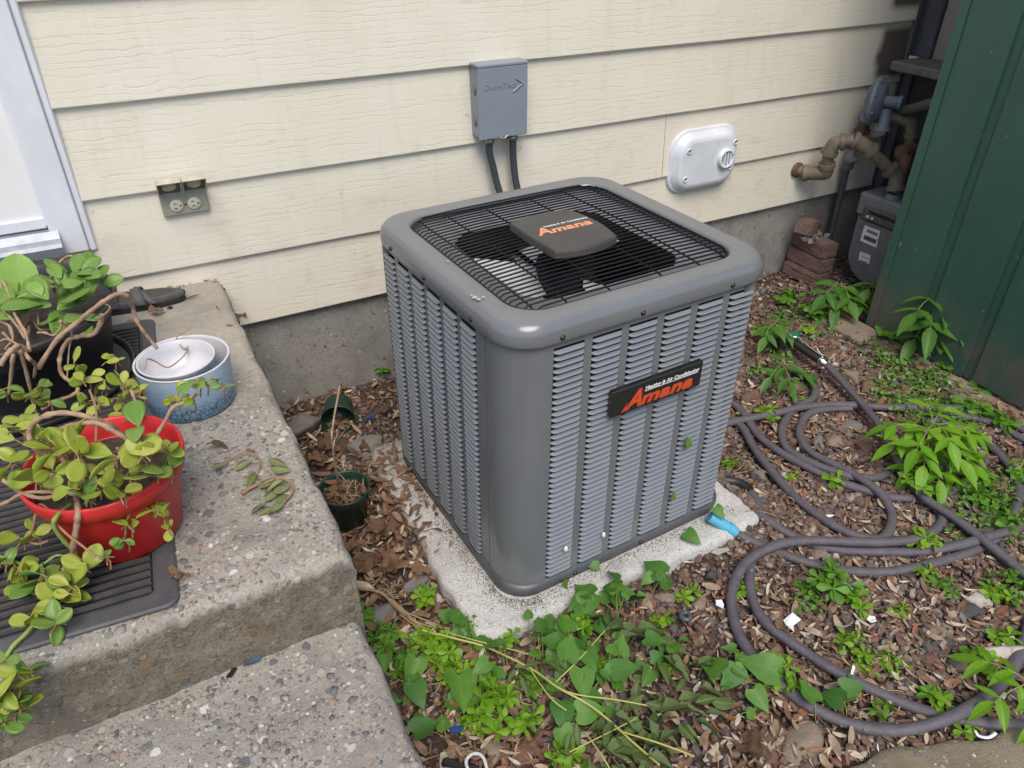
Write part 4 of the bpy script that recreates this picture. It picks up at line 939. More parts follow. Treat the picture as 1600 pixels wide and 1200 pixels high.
# ================================================================== LOOSE STONES WITH A LOOK OF THEIR OWN
def stone(px, py, wpx, mat, label, seed, zf=.6, asp=None, rot=None, z=0.0, cat='stone', name='stone', group=None):
    rs = random.Random(seed); c = gz(px, py, z + .005); dist = (c - CAM_POS).length; r = wpx / FOC * dist / 2
    T = TRh[seed % len(TRh)]; sc = Vector((r * 1.05, r * (asp or rs.uniform(.6, .85)), r * zf))
    Rm = Matrix.Rotation(rot if rot is not None else rs.uniform(0, PI), 4, 'Z') @ Matrix.Rotation(rs.uniform(-.12, .12), 4, 'X')
    Vv = [Rm @ Vector((p[0] * sc.x, p[1] * sc.y / .8, p[2] * sc.z / .65)) for p in T]
    me = bpy.data.meshes.new(name); me.from_pydata(Vv, [], [tuple(int(i) for i in f) for f in FRh]); me.materials.append(mat); me.polygons.foreach_set('use_smooth', [True] * len(FRh)); me.update()
    o = put(name, me); o.location = (c.x, c.y, z + ghf(c.x, c.y) + r * zf * .38); tag(o, label, cat, group); return o
STN = [
    (472, 672, 62, 'rstone', 'grey block of stone against the landing below the tipped green pot', .75, .8, .1),
    (575, 700, 74, 'rstone', 'broad flat grey slab between the potted twigs and the air conditioner', .28, .62, .45),
    (640, 715, 60, 'rstone', 'thin grey slab half under dead leaves beside the air conditioner base', .22, .7, .3),
    (598, 965, 52, 'rstone', 'flat grey stone between the lower step and the pad corner', .4, .7, .7),
    (652, 912, 40, 'rstone', 'square grey stone against the left edge of the pale pad', .5, .9, .2),
    (560, 885, 34, 'rstone', 'small grey stone lying beside the nose of the landing', .5, .8, .9),
    (1248, 1164, 70, 'tanstone', 'large rounded tan grey stone near the path edge below the hose', .26, .75, .2),
    (1200, 1168, 62, 'redstone', 'large brownish stone left of the rounded tan stone by the path', .2, .8, .6),
    (1278, 866, 28, 'tanstone', 'pinkish pebble lying between two hose runs by the pad', .6, .75, 0),
    (1186, 743, 22, 'rstone', 'round grey pebble just right of the air conditioner base', .75, .9, .3),
    (1517, 956, 34, 'darkstone', 'smooth dark grey stone next to the white rock', .55, .7, -.5),
    (1526, 940, 32, 'palestone', 'rough white rock beside the smooth dark stone', .55, .7, -.6),
    (1476, 1008, 36, 'darkstone', 'long dark stone in the middle of the big hose loop', .45, .55, -.3),
    (1498, 1040, 38, 'tanstone', 'ochre tan stone inside the big hose loop', .5, .8, -.5),
    (1560, 1022, 62, 'palestone', 'long broken pale concrete chunk beside the thick hose at the right', .4, .45, -.4),
    (1468, 990, 36, 'tanstone', 'oval buff stone above the long dark stone', .4, .55, -.3),
    (1455, 1035, 22, 'redstone', 'round red brown stone left of the ochre stone', .7, .9, .3),
    (1330, 590, 30, 'tanstone', 'buff stone just right of the nozzle coupling', .6, .8, .2),
    (1355, 605, 34, 'redstone', 'brown stone beside the straight hose below the nozzle', .5, .7, .4),
    (1245, 603, 26, 'tanstone', 'speckled tan rock left of the curved hose tail', .6, .8, -.5),
    (1173, 620, 32, 'redstone', 'red brown rock beside the right edge of the air conditioner', .55, .8, .1),
    (1238, 690, 20, 'redstone', 'small red stone inside the tight hose loop', .6, .8, .1),
    (1275, 692, 24, 'rstone', 'blue grey stone at the heart of the hose loops', .5, .7, .5),
    (1304, 692, 26, 'tanstone', 'orange tan stone at the heart of the hose loops', .6, .8, .3),
    (1330, 668, 34, 'rstone', 'flat grey stone under the leaning straight hose', .4, .7, -.2),
    (1350, 705, 30, 'redstone', 'brown stone at the foot of the large sapling', .5, .8, -.2),
    (1158, 985, 26, 'tanstone', 'buff pebble left of the big hose loop', .5, .65, 0),
    (1035, 936, 34, 'tanstone', 'long buff stone in front of the pad near the black rubber ring', .5, .5, -.5),
    (1008, 940, 24, 'tanstone', 'pale tan stone beside the broken black plastic by the pad', .6, .9, .6),
    (1110, 900, 26, 'darkstone', 'dark brown stone between the pad and the hose loop', .6, .7, .2),
    (1092, 942, 26, 'tanstone', 'brown flat stone in front of the pad beside small weeds', .5, .8, .3),
    (990, 970, 22, 'redstone', 'maroon stone under the bindweed in front of the pad', .5, .7, .8),
    (815, 1175, 42, 'redstone', 'large maroon stone below the biggest bright weed', .4, .8, .4),
    (772, 1172, 36, 'tanstone', 'brown stone left of the large maroon stone by the white cord', .4, .8, .1),
    (868, 1150, 34, 'darkstone', 'dark stone beneath the wilted leaves', .5, .8, .1),
    (1560, 672, 22, 'palestone', 'pale stone beside the hose near the shed foot', .5, .7, .1),
    (1300, 555, 24, 'redstone', 'round brown stone right of the nozzle grip', .6, .9, .1),
    (1240, 540, 22, 'redstone', 'brick red stone below the nozzle head', .6, .8, .1),
]
for k, (px, py, wp, mt, labl, zf, asp, rot) in enumerate(STN): stone(px, py, wp, M[mt], labl, 100 + k, zf, asp, rot)

# ================================================================== GRAVEL AND LITTER (nobody could count them)
rg = np.random.default_rng(5)
def region(n, x0, x1, y0, y1): return rg.uniform(x0, x1, n), rg.uniform(y0, y1, n)
def in_pad(x, y, m=0.0): return (x > .628 + m) & (x < 1.545 - m) & (y > -1.318 + m) & (y < -.46 - m)
def in_path(x, y):
    w = (x - pa.x) * dn_.x + (y - pa.y) * dn_.y; return w > -.004
def in_steps(x, y): return x < .36
def in_shed(x, y): return (x > 2.83) & (y < -.60)
x, y = region(100000, .36, 3.5, -2.25, -.004)
keep = ~(in_pad(x, y, .012) | in_path(x, y) | in_steps(x, y) | in_shed(x, y))
dens = np.where(x < .66, .45, 1.0) * np.where(y > -.45, .6, 1.0) * np.where((y > -1.4) & (x > 1.5), 1.35, 1.0); dens = dens * np.clip(.75 + .45 * np.sin(3.7 * x + 1) * np.cos(4.1 * y + .5), .4, 1)
keep &= rg.random(len(x)) < dens; x, y = x[keep], y[keep]
s = np.clip(rg.lognormal(math.log(.0078), .42, len(x)), .0032, .018)
P = np.stack([x, y, gh(x, y) + s * .28], 1)
tag(put('gravel', scatter('gravel', *rock_templates_low(16, 8, .7), P, s, M['gravel'], 6, .45)), kind='stuff')
# leaf chips, seed wings, bits of bark: curled strips
def chip_templates(k, seed):
    rgc = np.random.default_rng(seed); out = []
    for _ in range(k):
        asp = rgc.uniform(.14, .42); curl = rgc.uniform(-.5, .9); cup = rgc.uniform(-.25, .5); tw = rgc.uniform(-.7, .7); v = []
        for i in range(5):
            t = i / 4; w = asp * (math.sin(PI * (t * .86 + .07)) ** .6); z = curl * (t - .5) ** 2
            for j in (-1, 0, 1):
                yy = j * w * .5; zz = z + cup * abs(j) * w * .6; a = tw * (t - .5); v.append(((t - .5), yy * math.cos(a) - zz * math.sin(a), yy * math.sin(a) + zz * math.cos(a)))
        out.append(np.array(v))
    F = np.array([[i * 3 + j, i * 3 + j + 1, (i + 1) * 3 + j + 1, (i + 1) * 3 + j] for i in range(4) for j in range(2)]); return out, F
x, y = region(26000, .36, 3.4, -2.25, -.004)
keep = ~(in_pad(x, y, -.004) | in_path(x, y) | in_steps(x, y) | in_shed(x, y))
dens = np.where(x < .70, 1.0, .55) * np.where(y < -1.40, 1.3, np.where(x > 1.5, .34, .6)) * np.where(y > -.5, .8, 1) * np.clip(.65 + .6 * np.sin(2.9 * x + 4) * np.cos(3.3 * y), .3, 1)
keep &= rg.random(len(x)) < dens; x, y = x[keep], y[keep]
s = np.clip(rg.lognormal(math.log(.023), .40, len(x)), .009, .050); s = np.where(x < .66, s * 1.35, s)
P = np.stack([x, y, gh(x, y) + .012 + rg.random(len(x)) * .008], 1)
tag(put('leaf_litter', scatter('leaf_litter', *chip_templates(24, 3), P, s, M['litter'], 7, .32, True)), kind='stuff')
# a few bits drifted onto the pad, steps and sill
def twig_templates(k, seed):
    rgt = np.random.default_rng(seed); out = []
    for _ in range(k):
        v = []; b = rgt.uniform(-.25, .25)
        for i in range(5):
            t = i / 4 - .5
            for j in range(3): a = 2 * PI * j / 3; v.append((t, b * t * t * 2 + .012 * math.cos(a), .10 * rgt.uniform(0, .3) * (.25 - t * t) + .012 * math.sin(a)))
        out.append(np.array(v))
    F = np.array([[i * 3 + j, i * 3 + (j + 1) % 3, (i + 1) * 3 + (j + 1) % 3, (i + 1) * 3 + j] for i in range(4) for j in range(3)]); return out, F
x, y = region(1500, .36, 3.2, -2.2, -.02); keep = ~(in_pad(x, y) | in_path(x, y) | in_steps(x, y) | in_shed(x, y)) & (rg.random(len(x)) < .6); x, y = x[keep], y[keep]
P = np.stack([x, y, gh(x, y) + .014], 1); s = rg.uniform(.04, .11, len(x))
tag(put('twigs', scatter('twigs', *twig_templates(12, 4), P, s, M['straw'], 8, .12, True)), kind='stuff')
n = 4200; th_ = rg.random(n); dq = np.abs(rg.normal(0, .020, n)) + .001
lx = np.where(th_ < .5, -dq + .004, rg.uniform(0, AW, n)); ly = np.where(th_ < .5, rg.uniform(0, AD, n), -dq + .004)
cor = th_ > .82; ca_ = rg.uniform(PI, 1.5 * PI, n); lx = np.where(cor, .085 + (.085 + dq) * np.cos(ca_), lx); ly = np.where(cor, .085 + (.085 + dq) * np.sin(ca_), ly)
ok = ~((~cor) & (((th_ < .5) & (ly < .07)) | ((th_ >= .5) & (lx < .07)))); lx, ly = lx[ok], ly[ok]
x = ACX + lx * math.cos(TH) - ly * math.sin(TH); y = ACY + lx * math.sin(TH) + ly * math.cos(TH); n = len(x)
s = rg.uniform(.0007, .0019, n); P = np.stack([x, y, .0585 + s * .3], 1); inn = in_pad(x, y, .02); P, s = P[inn], s[inn]
tag(put('grit', scatter('grit', *rock_templates_low(6, 2, .8), P, s, M['crumb'], 12, .5)), kind='stuff')
n = 190; y = rg.uniform(-1.0, -.46, n); x = rg.uniform(.60, .745, n); kq = rg.random(n) < np.clip((y + 1.02) / .3, .05, 1); x, y = x[kq], y[kq]; P = np.stack([x, y, np.full(len(x), .066)], 1)
tag(put('pad_litter', scatter('pad_litter', *chip_templates(14, 21), P, rg.uniform(.014, .042, len(x)), M['padlitter'], 14, .3, True)), kind='stuff')
n = 90; x = rg.uniform(-.1, .34, n); y = rg.uniform(-1.3, -.02, n); y = np.where(rg.random(n) < .55, rg.uniform(-.03, -.006, n), y)
P = np.stack([x, y, np.full(n, .545)], 1); tag(put('step_litter', scatter('step_litter', *chip_templates(10, 9), P, rg.uniform(.008, .026, n), M['litter'], 13, .2, True)), kind='stuff')

# ================================================================== LEAVES
def leaf_mesh(name, prof, mat, fold=.25, curl=.3, wavy=0.0, thick=0.0):
    """unit leaf along +x; prof rows: (x, half width, x shift of the margin)"""
    V, F = [], []
    for i, (t, w, sh) in enumerate(prof):
        z = -curl * (max(t, 0) ** 2) * .5; wv = wavy * math.sin(i * 2.1)
        V += [(t + sh, -w, z + fold * w + wv), (t + sh * .4, -w * .5, z + fold * w * .42), (t, 0, z), (t + sh * .4, w * .5, z + fold * w * .42), (t + sh, w, z + fold * w - wv)]
    for i in range(len(prof) - 1):
        for j in range(4): F.append((i * 5 + j, (i + 1) * 5 + j, (i + 1) * 5 + j + 1, i * 5 + j + 1))
    if thick:
        b = len(V); V += [(x, y * .96, z - thick) for x, y, z in V]; F += [tuple(reversed([q + b for q in f])) for f in F]
        m = len(prof)
        for i in range(m - 1):
            F += [(i * 5, b + i * 5, b + (i + 1) * 5, (i + 1) * 5), ((i + 1) * 5 + 4, b + (i + 1) * 5 + 4, b + i * 5 + 4, i * 5 + 4)]
        F += [tuple([(m - 1) * 5 + j for j in range(5)] + [b + (m - 1) * 5 + j for j in range(4, -1, -1)])]
    me = bpy.data.meshes.new(name); me.from_pydata(V, [], F); me.materials.append(mat); me.polygons.foreach_set('use_smooth', [True] * len(F)); me.update(); return me
SPAT = [(0, .03, 0), (.2, .055, 0), (.42, .15, 0), (.62, .245, 0), (.8, .25, 0), (.92, .17, 0), (1.0, .03, 0)]
HEART = [(0, .0, 0), (.015, .20, -.13), (.05, .36, -.10), (.2, .42, -.02), (.42, .36, 0), (.65, .23, 0), (.85, .10, 0), (1.0, .004, 0)]
LANCE = [(0, .01, 0), (.12, .11, 0), (.3, .19, 0), (.5, .18, 0), (.7, .13, 0), (.86, .06, 0), (1.0, .003, 0)]
OVAL = [(0, .04, 0), (.14, .16, 0), (.32, .29, 0), (.52, .345, 0), (.72, .32, 0), (.88, .22, 0), (.97, .10, 0), (1.0, .02, 0)]
DOCK = [(0, .015, 0), (.25, .03, 0), (.38, .06, 0), (.45, .16, 0), (.55, .27, 0), (.7, .33, 0), (.85, .28, 0), (.95, .17, 0), (1.0, .05, 0)]
LM_ = dict(
    spurge=[leaf_mesh('leaf', SPAT, M['spurge'], f, c) for f, c in ((.2, .2), (.35, .45), (.1, .6))],
    weed2=[leaf_mesh('leaf', SPAT, M['weed2'], f, c) for f, c in ((.2, .2), (.35, .45), (.1, .6))],
    bind=[leaf_mesh('leaf', HEART, M['bind'], f, c, w) for f, c, w in ((.25, .25, .02), (.12, .55, .035), (.45, .35, .03), (.30, -.15, .04), (.18, .8, .03))],
    wilt=[leaf_mesh('leaf', LANCE, M['wilt'], f, c, w) for f, c, w in ((.8, .5, .05), (1.2, .3, .07), (.5, .8, .06))],
    sap=[leaf_mesh('leaf', LANCE, M['sap'], f, c, .005) for f, c in ((.2, .35), (.35, .6), (.1, .2))],
    sapdark=[leaf_mesh('leaf', LANCE, M['sapdark'], f, c, .005) for f, c in ((.2, .35), (.35, .6), (.1, .2))],
    succ=[leaf_mesh('leaf', OVAL, M['succ'], f, c, .012, .03) for f, c in ((.25, .2), (.5, .5), (.1, -.3))],
    succ2=[leaf_mesh('leaf', OVAL, M['succ2'], f, c, 0, .03) for f, c in ((.25, .3), (.45, .5), (.15, -.2))],
    sprig=[leaf_mesh('leaf', OVAL, M['sprig'], f, c, .02, .03) for f, c in ((.3, .4), (.6, .7), (.2, -.3))],
    dock=[leaf_mesh('leaf', DOCK, M['dock'], .15, .25, .01)],
    dead=[leaf_mesh('dead_leaf', [(0, .02, 0), (.1, .18, -.05), (.25, .38, .1), (.4, .24, 0), (.55, .40, .12), (.72, .18, 0), (.85, .2, .06), (1, .01, 0)], M['deadleaf'], f, c, w) for f, c, w in ((.5, .6, .10), (.9, .2, .14), (-.4, -.5, .10))],
)
def crumple(seed):
    rgk = np.random.default_rng(seed); n = 9; ph = rgk.uniform(0, 6, 8); V = []
    for i in range(n):
        for j in range(n):
            u, v = i / (n - 1) * 2 - 1, j / (n - 1) * 2 - 1
            a = math.atan2(v, u); q = max(abs(u), abs(v)); R_ = .5 * q * (.72 + .2 * math.sin(3 * a + ph[0]) + .14 * math.sin(5 * a + ph[1]))
            x, y = R_ * math.cos(a) + .5, R_ * math.sin(a) * .8
            z = .13 * math.sin(5 * x + ph[2] + 3 * y) + .09 * math.sin(9 * y + ph[3] - 4 * x) + .05 * math.sin(17 * x + ph[4]) * math.cos(15 * y + ph[5]) + .35 * rgk.uniform(.2, 1) * (y * y * 1.6 + (x - .5) ** 2)
            V.append((x, y, z))
    F = [(i * n + j, (i + 1) * n + j, (i + 1) * n + j + 1, i * n + j + 1) for i in range(n - 1) for j in range(n - 1)]
    me = bpy.data.meshes.new('dead_leaf'); me.from_pydata(V, [], F); me.materials.append(M['deadleaf']); me.update(); return me
LM_['dead'] = [crumple(k) for k in range(8)]
def leaf_at(parent, kind, p, d, n, size, name='leaf', wid=1.0):
    d = Vector(d).normalized(); n = Vector(n); n = n - d * n.dot(d)
    if n.length < 1e-4: n = d.orthogonal()
    n.normalize(); s_ = n.cross(d)
    Mx = Matrix(((d.x, s_.x, n.x, p[0]), (d.y, s_.y, n.y, p[1]), (d.z, s_.z, n.z, p[2]), (0, 0, 0, 1))) @ Matrix.Diagonal((size, size * wid, size, 1))
    return put(name, random.choice(LM_[kind]), parent, False, Mx)
UPV = Vector((0, 0, 1))
def jit(v, a): return Vector(v) + Vector((random.uniform(-a, a), random.uniform(-a, a), random.uniform(-a, a)))

def weed(px, py, R, H, ns, label, kind='spurge', size=.028, z=0.0, name='weed', group='small weeds growing through the gravel'):
    c = gz(px, py, z); c.z = z + ghf(c.x, c.y); t = thing(name, label, 'weed', tuple(c), 0, group); st_ = MB()
    for k in range(ns):
        a = 2 * PI * k / ns + random.uniform(-.5, .5); u = 0 if ns == 1 else math.sqrt((k + .5) / ns)
        tip = c + Vector((R * u * math.cos(a), R * u * math.sin(a), H * random.uniform(.7, 1.0) * (1 - .35 * u)))
        mid = c.lerp(tip, .5) + Vector((0, 0, H * .10)); st_.tube([c, mid, tip], .0013, 5, False)
        sz = size * random.uniform(.85, 1.15); ax = (tip - mid).normalized(); nw = random.choice((5, 6, 7)); a0 = random.random() * 6
        for j in range(nw):
            b = a0 + 2 * PI * j / nw + random.uniform(-.25, .25); el = random.uniform(.05, .5)
            leaf_at(t, kind, tip, (math.cos(b) * math.cos(el), math.sin(b) * math.cos(el), math.sin(el)), jit(ax, .3), sz * random.uniform(.8, 1.1))
        for j in range(3):
            b = a0 + 2.4 * j; leaf_at(t, kind, mid.lerp(tip, .1 + .28 * j), (math.cos(b), math.sin(b), random.uniform(-.15, .35)), jit(UPV, .3), sz * random.uniform(.8, 1.15))
    st_.build('stem', M['stemgreen'], t); return t
WEEDS = [
    (668, 952, .022, .085, 4, 'upright bright weed standing against the left edge of the pale pad', 'spurge', .026),
    (566, 975, .02, .05, 3, 'small weed tucked against the lower step near the uprooted root', 'weed2', .028),
    (606, 1010, .035, .06, 4, 'bushy weed beside the edge of the lower step below the root', 'weed2', .030),
    (632, 1045, .03, .04, 3, 'low weed hugging the lower step edge above the bindweed', 'weed2', .026),
    (690, 1020, .045, .07, 6, 'bright weed growing over the white scrap by the stems', 'spurge', .028),
    (718, 1068, .035, .05, 4, 'small bright weed above the broad bindweed leaf', 'spurge', .026),
    (785, 1125, .075, .09, 11, 'largest lime green weed clump in front of the pad', 'spurge', .032),
    (738, 1000, .03, .05, 3, 'thin weed at the pad corner under bindweed leaves', 'weed2', .024),
    (795, 1015, .02, .05, 2, 'tiny yellow green weed at the front pad corner', 'spurge', .024),
    (945, 1050, .025, .04, 3, 'small lime weed between heart shaped leaves', 'spurge', .020),
    (885, 1192, .04, .045, 4, 'lime weed at the bottom of the view right of the white cord', 'spurge', .028),
    (1215, 1062, .045, .07, 5, 'weed rising among arrow shaped leaves left of the big hose loop', 'spurge', .032),
    (1165, 925, .018, .03, 2, 'seedling lying across the left bend of the big hose loop', 'spurge', .028),
    (1292, 925, .045, .08, 5, 'tall oval leaved weed in the upper part of the big hose loop', 'weed2', .038),
    (1262, 930, .03, .035, 3, 'low dark weed left of the tall oval leaved weed', 'weed2', .026),
    (1332, 950, .03, .045, 3, 'small lime weed right of the tall oval leaved weed', 'spurge', .030),
    (1330, 1015, .04, .05, 4, 'bright weed in the middle of the big hose loop by brown leaves', 'spurge', .028),
    (1392, 1042, .045, .03, 6, 'fine leaved low weed near the lower hose crossing', 'spurge', .016),
    (1533, 1046, .035, .05, 4, 'round leaved weed beside the ochre stone', 'spurge', .030),
    (1568, 1008, .03, .045, 3, 'round leaved weed above the pale concrete chunk', 'spurge', .028),
    (1462, 1108, .03, .045, 3, 'yellow green weed straddling the lower hose run', 'spurge', .028),
    (1378, 1112, .025, .03, 2, 'clover like seedling between the two lower hose runs', 'weed2', .026),
    (1510, 1145, .02, .03, 2, 'seedling under the hose crossing near the path edge', 'spurge', .028),
    (1434, 858, .032, .06, 4, 'bright weed in front of the double hose near the right loops', 'spurge', .032),
    (1425, 775, .045, .08, 5, 'bright weed at the base of the large sapling', 'spurge', .036),
    (1302, 760, .022, .04, 2, 'round leaved seedling beside the curved hoses', 'spurge', .030),
    (1236, 748, .02, .03, 2, 'tiny weed between the two left hose runs', 'spurge', .020),
    (1495, 818, .018, .03, 2, 'tiny weed on the hose running to the right edge', 'spurge', .020),
    (1555, 935, .035, .045, 4, 'weed above the rough white rock', 'spurge', .028),
    (1588, 912, .04, .05, 4, 'weed at the right edge below the straight hose', 'weed2', .030),
    (1475, 925, .03, .04, 3, 'weed just left of the smooth dark grey stone', 'weed2', .026),
    (1535, 795, .045, .05, 6, 'rounded weed clump inside the far right hose loop', 'weed2', .030),
    (1572, 830, .04, .05, 5, 'weed clump where the far right loop meets the double hose', 'weed2', .030),
    (1525, 760, .035, .04, 4, 'three leaved weed at the top of the far right hose loop', 'weed2', .034),
    (1590, 755, .03, .05, 4, 'weed growing over the far right hose loop', 'weed2', .030),
    (1490, 712, .03, .04, 3, 'clover like weed right of the large sapling', 'weed2', .034),
    (1198, 655, .03, .06, 4, 'lime weed beside the right edge of the air conditioner', 'spurge', .028),
    (1142, 640 + 90, .02, .03, 2, 'seedling at the right foot of the air conditioner', 'spurge', .024),
    (1228, 478, .045, .09, 6, 'taller weed behind the air conditioner corner', 'weed2', .036),
    (1268, 500, .05, .08, 7, 'leafy weed clump between nozzle and brick pile', 'weed2', .034),
    (1262, 525, .03, .05, 3, 'lime weed just behind the nozzle dial', 'spurge', .028),
    (1308, 520, .02, .04, 2, 'star shaped lime seedling behind the nozzle grip', 'spurge', .034),
    (1195, 530, .05, .07, 6, 'fine weed patch hiding the nozzle head', 'weed2', .030),
    (1385, 530, .04, .06, 5, 'weed clump at the foot of the green shed corner', 'weed2', .034),
    (1435, 540, .045, .05, 5, 'weed clump under the shaded sapling by the shed', 'weed2', .032),
    (1475, 578, .02, .05, 2, 'two leaved weed sprouting from the shed foot', 'weed2', .036),
    (1535, 612, .02, .03, 2, 'round leaf pair at the shed foot near the right', 'weed2', .036),
    (1515, 648, .035, .05, 3, 'large round leaved weed by the far hose', 'weed2', .046),
    (1560, 670, .03, .06, 3, 'broad leaved weed over the hose near the shed', 'weed2', .048),
    (1255, 628, .015, .02, 1, 'single sprout on the curled hose tail', 'spurge', .024),
    (600, 590, .015, .07, 3, 'shaded weed at the back left corner of the air conditioner', 'weed2', .026),
    (1075, 935, .025, .035, 2, 'seedling among stones in front of the pad', 'spurge', .026),
    (1035, 975, .02, .03, 2, 'seedling left of the black rubber ring', 'spurge', .024),
    (700, 1050, .04, .05, 5, 'bright weed squeezed between bindweed and the largest lime clump', 'spurge', .026),
    (830, 1070, .03, .04, 3, 'small weed under the yellow stems in front of the pad', 'weed2', .024),
    (760, 1065, .035, .05, 4, 'lime weed directly above the largest lime clump', 'spurge', .024),
    (740, 1140, .03, .04, 4, 'lime weed fringing the largest clump on its left', 'spurge', .024),
    (905, 985, .03, .06, 4, 'lime weed poking through the bindweed clump at the pad edge', 'spurge', .024),
    (655, 1010, .03, .05, 4, 'bright weed just below the white scrap by the steps', 'spurge', .028),
    (1040, 1050, .025, .03, 3, 'little lime weed among the wilted leaves', 'spurge', .022),
    (1350, 1040, .03, .035, 4, 'low fine weed left of the fine leaved one by the lower hoses', 'spurge', .018),
    (1405, 965, .02, .03, 2, 'tiny seedling in the bare centre of the big hose loop', 'spurge', .020),
    (1445, 905, .03, .035, 3, 'tuft just below the double hose at the right', 'spurge', .024),
]
for w in WEEDS: weed(w[0], w[1], w[2], w[3], w[4], w[5], w[6], w[7])

# ground cover near the shed: too small and dense to count
rgc = np.random.default_rng(17)
spots = [(1390, 560, .10), (1430, 585, .10), (1400, 610, .10), (1460, 600, .10), (1450, 635, .11), (1500, 655, .09), (1350, 530, .07), (1480, 640, .08), (1420, 640, .07), (1220, 545, .07), (1200, 580, .07), (1550, 770, .12), (1500, 790, .10), (1560, 815, .10), (1470, 740, .10), (1500, 840, .06), (1245, 490, .08), (1300, 500, .06), (1350, 480, .06), (1270, 520, .05), (1590, 920, .08), (1260, 935, .05)]
Pl = []
for (px, py, r) in spots:
    c = gz(px, py, .02); m_ = int(150 * (r / .1) ** 2)
    a = rgc.uniform(0, 2 * PI, m_); q = r * np.sqrt(rgc.random(m_)); Pl.append(np.stack([c.x + q * np.cos(a), c.y + q * np.sin(a), .012 + rgc.random(m_) * .022], 1))
Pl = np.concatenate(Pl); Pl = Pl[Pl[:, 0] < 2.83 + (Pl[:, 1] > -.6) * 9]
lt = [np.array([v.co[:] for v in m.vertices]) for m in LM_['weed2']]; lF = np.array([list(p.vertices) for p in LM_['weed2'][0].polygons])
t_ = island_mat('ground_cover_leaf', [(0, (.07, .20, .02)), (.3, (.10, .25, .02)), (.6, (.055, .155, .02)), (.85, (.15, .30, .035))], .5, .1)
tag(put('ground_cover', scatter('ground_cover', lt, lF, Pl, rgc.uniform(.014, .028, len(Pl)), t_, 18, .5, True)), kind='stuff')

# saplings with pinnate leaves
def sapling(px, py, H, fr, label, kind='sap', leanx=0, name='sapling'):
    """fr: list of (height fraction, azimuth deg, rachis length, leaflet size, leaflet pairs, rise)"""
    c = gz(px, py, 0); c.z = ghf(c.x, c.y); t = thing(name, label, 'sapling', tuple(c), 0, 'saplings with pinnate leaves')
    top = c + Vector((leanx, 0, H)); MB().tube([c, c.lerp(top, .5) + Vector((.004, 0, 0)), top], [.0035, .003, .002], 6).build('stem', M['stemgreen'], t)
    ra = MB()
    for (hf, az, L, ls, npair, rise) in fr:
        b = c.lerp(top, hf); a = math.radians(az); out = Vector((math.cos(a), math.sin(a), 0)); P_ = []
        for i in range(7):
            s_ = i / 6; P_.append(b + out * (L * s_) + Vector((0, 0, rise * L * s_ - .55 * L * s_ * s_)))
        ra.tube(P_, .0014, 5, False); side = out.cross(UPV)
        for i in range(npair):
            s_ = .38 + .5 * i / max(1, npair - 1) if npair > 1 else .6; q = P_[0].lerp(P_[-1], 0) ; f = s_ * 6; i0 = int(f); q = P_[i0].lerp(P_[min(6, i0 + 1)], f - i0)
            for sg in (-1, 1): leaf_at(t, kind, q, out * .55 + side * sg * .9 + Vector((0, 0, random.uniform(-.35, .1))), jit(UPV, .25), ls * random.uniform(.85, 1.1))
        leaf_at(t, kind, P_[-1], out + Vector((0, 0, -.5)), jit(UPV, .2), ls * 1.15)
    ra.build('leaf_stalk', M['stemgreen'], t); return t
sapling(1432, 728, .17, [(1, 200, .12, .085, 2, .3), (.95, 265, .12, .09, 2, .2), (.95, 330, .15, .08, 3, .35), (1, 60, .09, .075, 1, .9), (.85, 140, .12, .08, 2, .5), (.7, 235, .15, .085, 2, .2), (.75, 295, .14, .09, 2, .15), (.6, 10, .14, .075, 2, .4), (1, 245, .10, .08, 2, .6), (1, 300, .11, .08, 2, .55), (.9, 170, .13, .08, 2, .3), (.8, 215, .13, .085, 2, .25), (.5, 270, .12, .085, 2, .2), (1, 20, .11, .08, 2, .5), (.5, 200, .12, .08, 2, .2), (.6, 330, .15, .08, 2, .3)], 'large bright sapling with pointed leaflets over the coiled hose')
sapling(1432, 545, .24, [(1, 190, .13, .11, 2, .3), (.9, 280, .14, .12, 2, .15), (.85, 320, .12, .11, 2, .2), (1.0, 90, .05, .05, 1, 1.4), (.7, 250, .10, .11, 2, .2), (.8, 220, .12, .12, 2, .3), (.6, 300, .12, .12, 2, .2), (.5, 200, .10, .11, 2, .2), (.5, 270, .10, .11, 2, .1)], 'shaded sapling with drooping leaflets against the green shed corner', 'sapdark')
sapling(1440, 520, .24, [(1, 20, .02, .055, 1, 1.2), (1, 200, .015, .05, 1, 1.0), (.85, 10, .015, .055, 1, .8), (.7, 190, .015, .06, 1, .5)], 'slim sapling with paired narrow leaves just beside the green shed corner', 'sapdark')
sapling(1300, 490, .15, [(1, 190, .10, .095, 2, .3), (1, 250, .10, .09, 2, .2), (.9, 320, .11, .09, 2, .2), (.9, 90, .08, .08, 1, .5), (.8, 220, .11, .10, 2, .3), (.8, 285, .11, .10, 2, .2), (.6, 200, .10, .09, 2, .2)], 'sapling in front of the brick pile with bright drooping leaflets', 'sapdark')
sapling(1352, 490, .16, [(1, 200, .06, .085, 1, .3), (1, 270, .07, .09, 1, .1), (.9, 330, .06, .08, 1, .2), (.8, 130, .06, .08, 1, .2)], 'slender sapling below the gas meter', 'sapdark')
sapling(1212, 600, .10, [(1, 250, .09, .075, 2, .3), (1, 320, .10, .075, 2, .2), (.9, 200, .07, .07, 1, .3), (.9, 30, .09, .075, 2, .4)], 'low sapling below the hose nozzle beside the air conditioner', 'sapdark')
sapling(1198, 545, .12, [(1, 210, .08, .075, 2, .3), (1, 300, .08, .08, 2, .2), (.9, 20, .08, .07, 2, .5)], 'low sapling reaching over the nozzle head', 'sapdark')
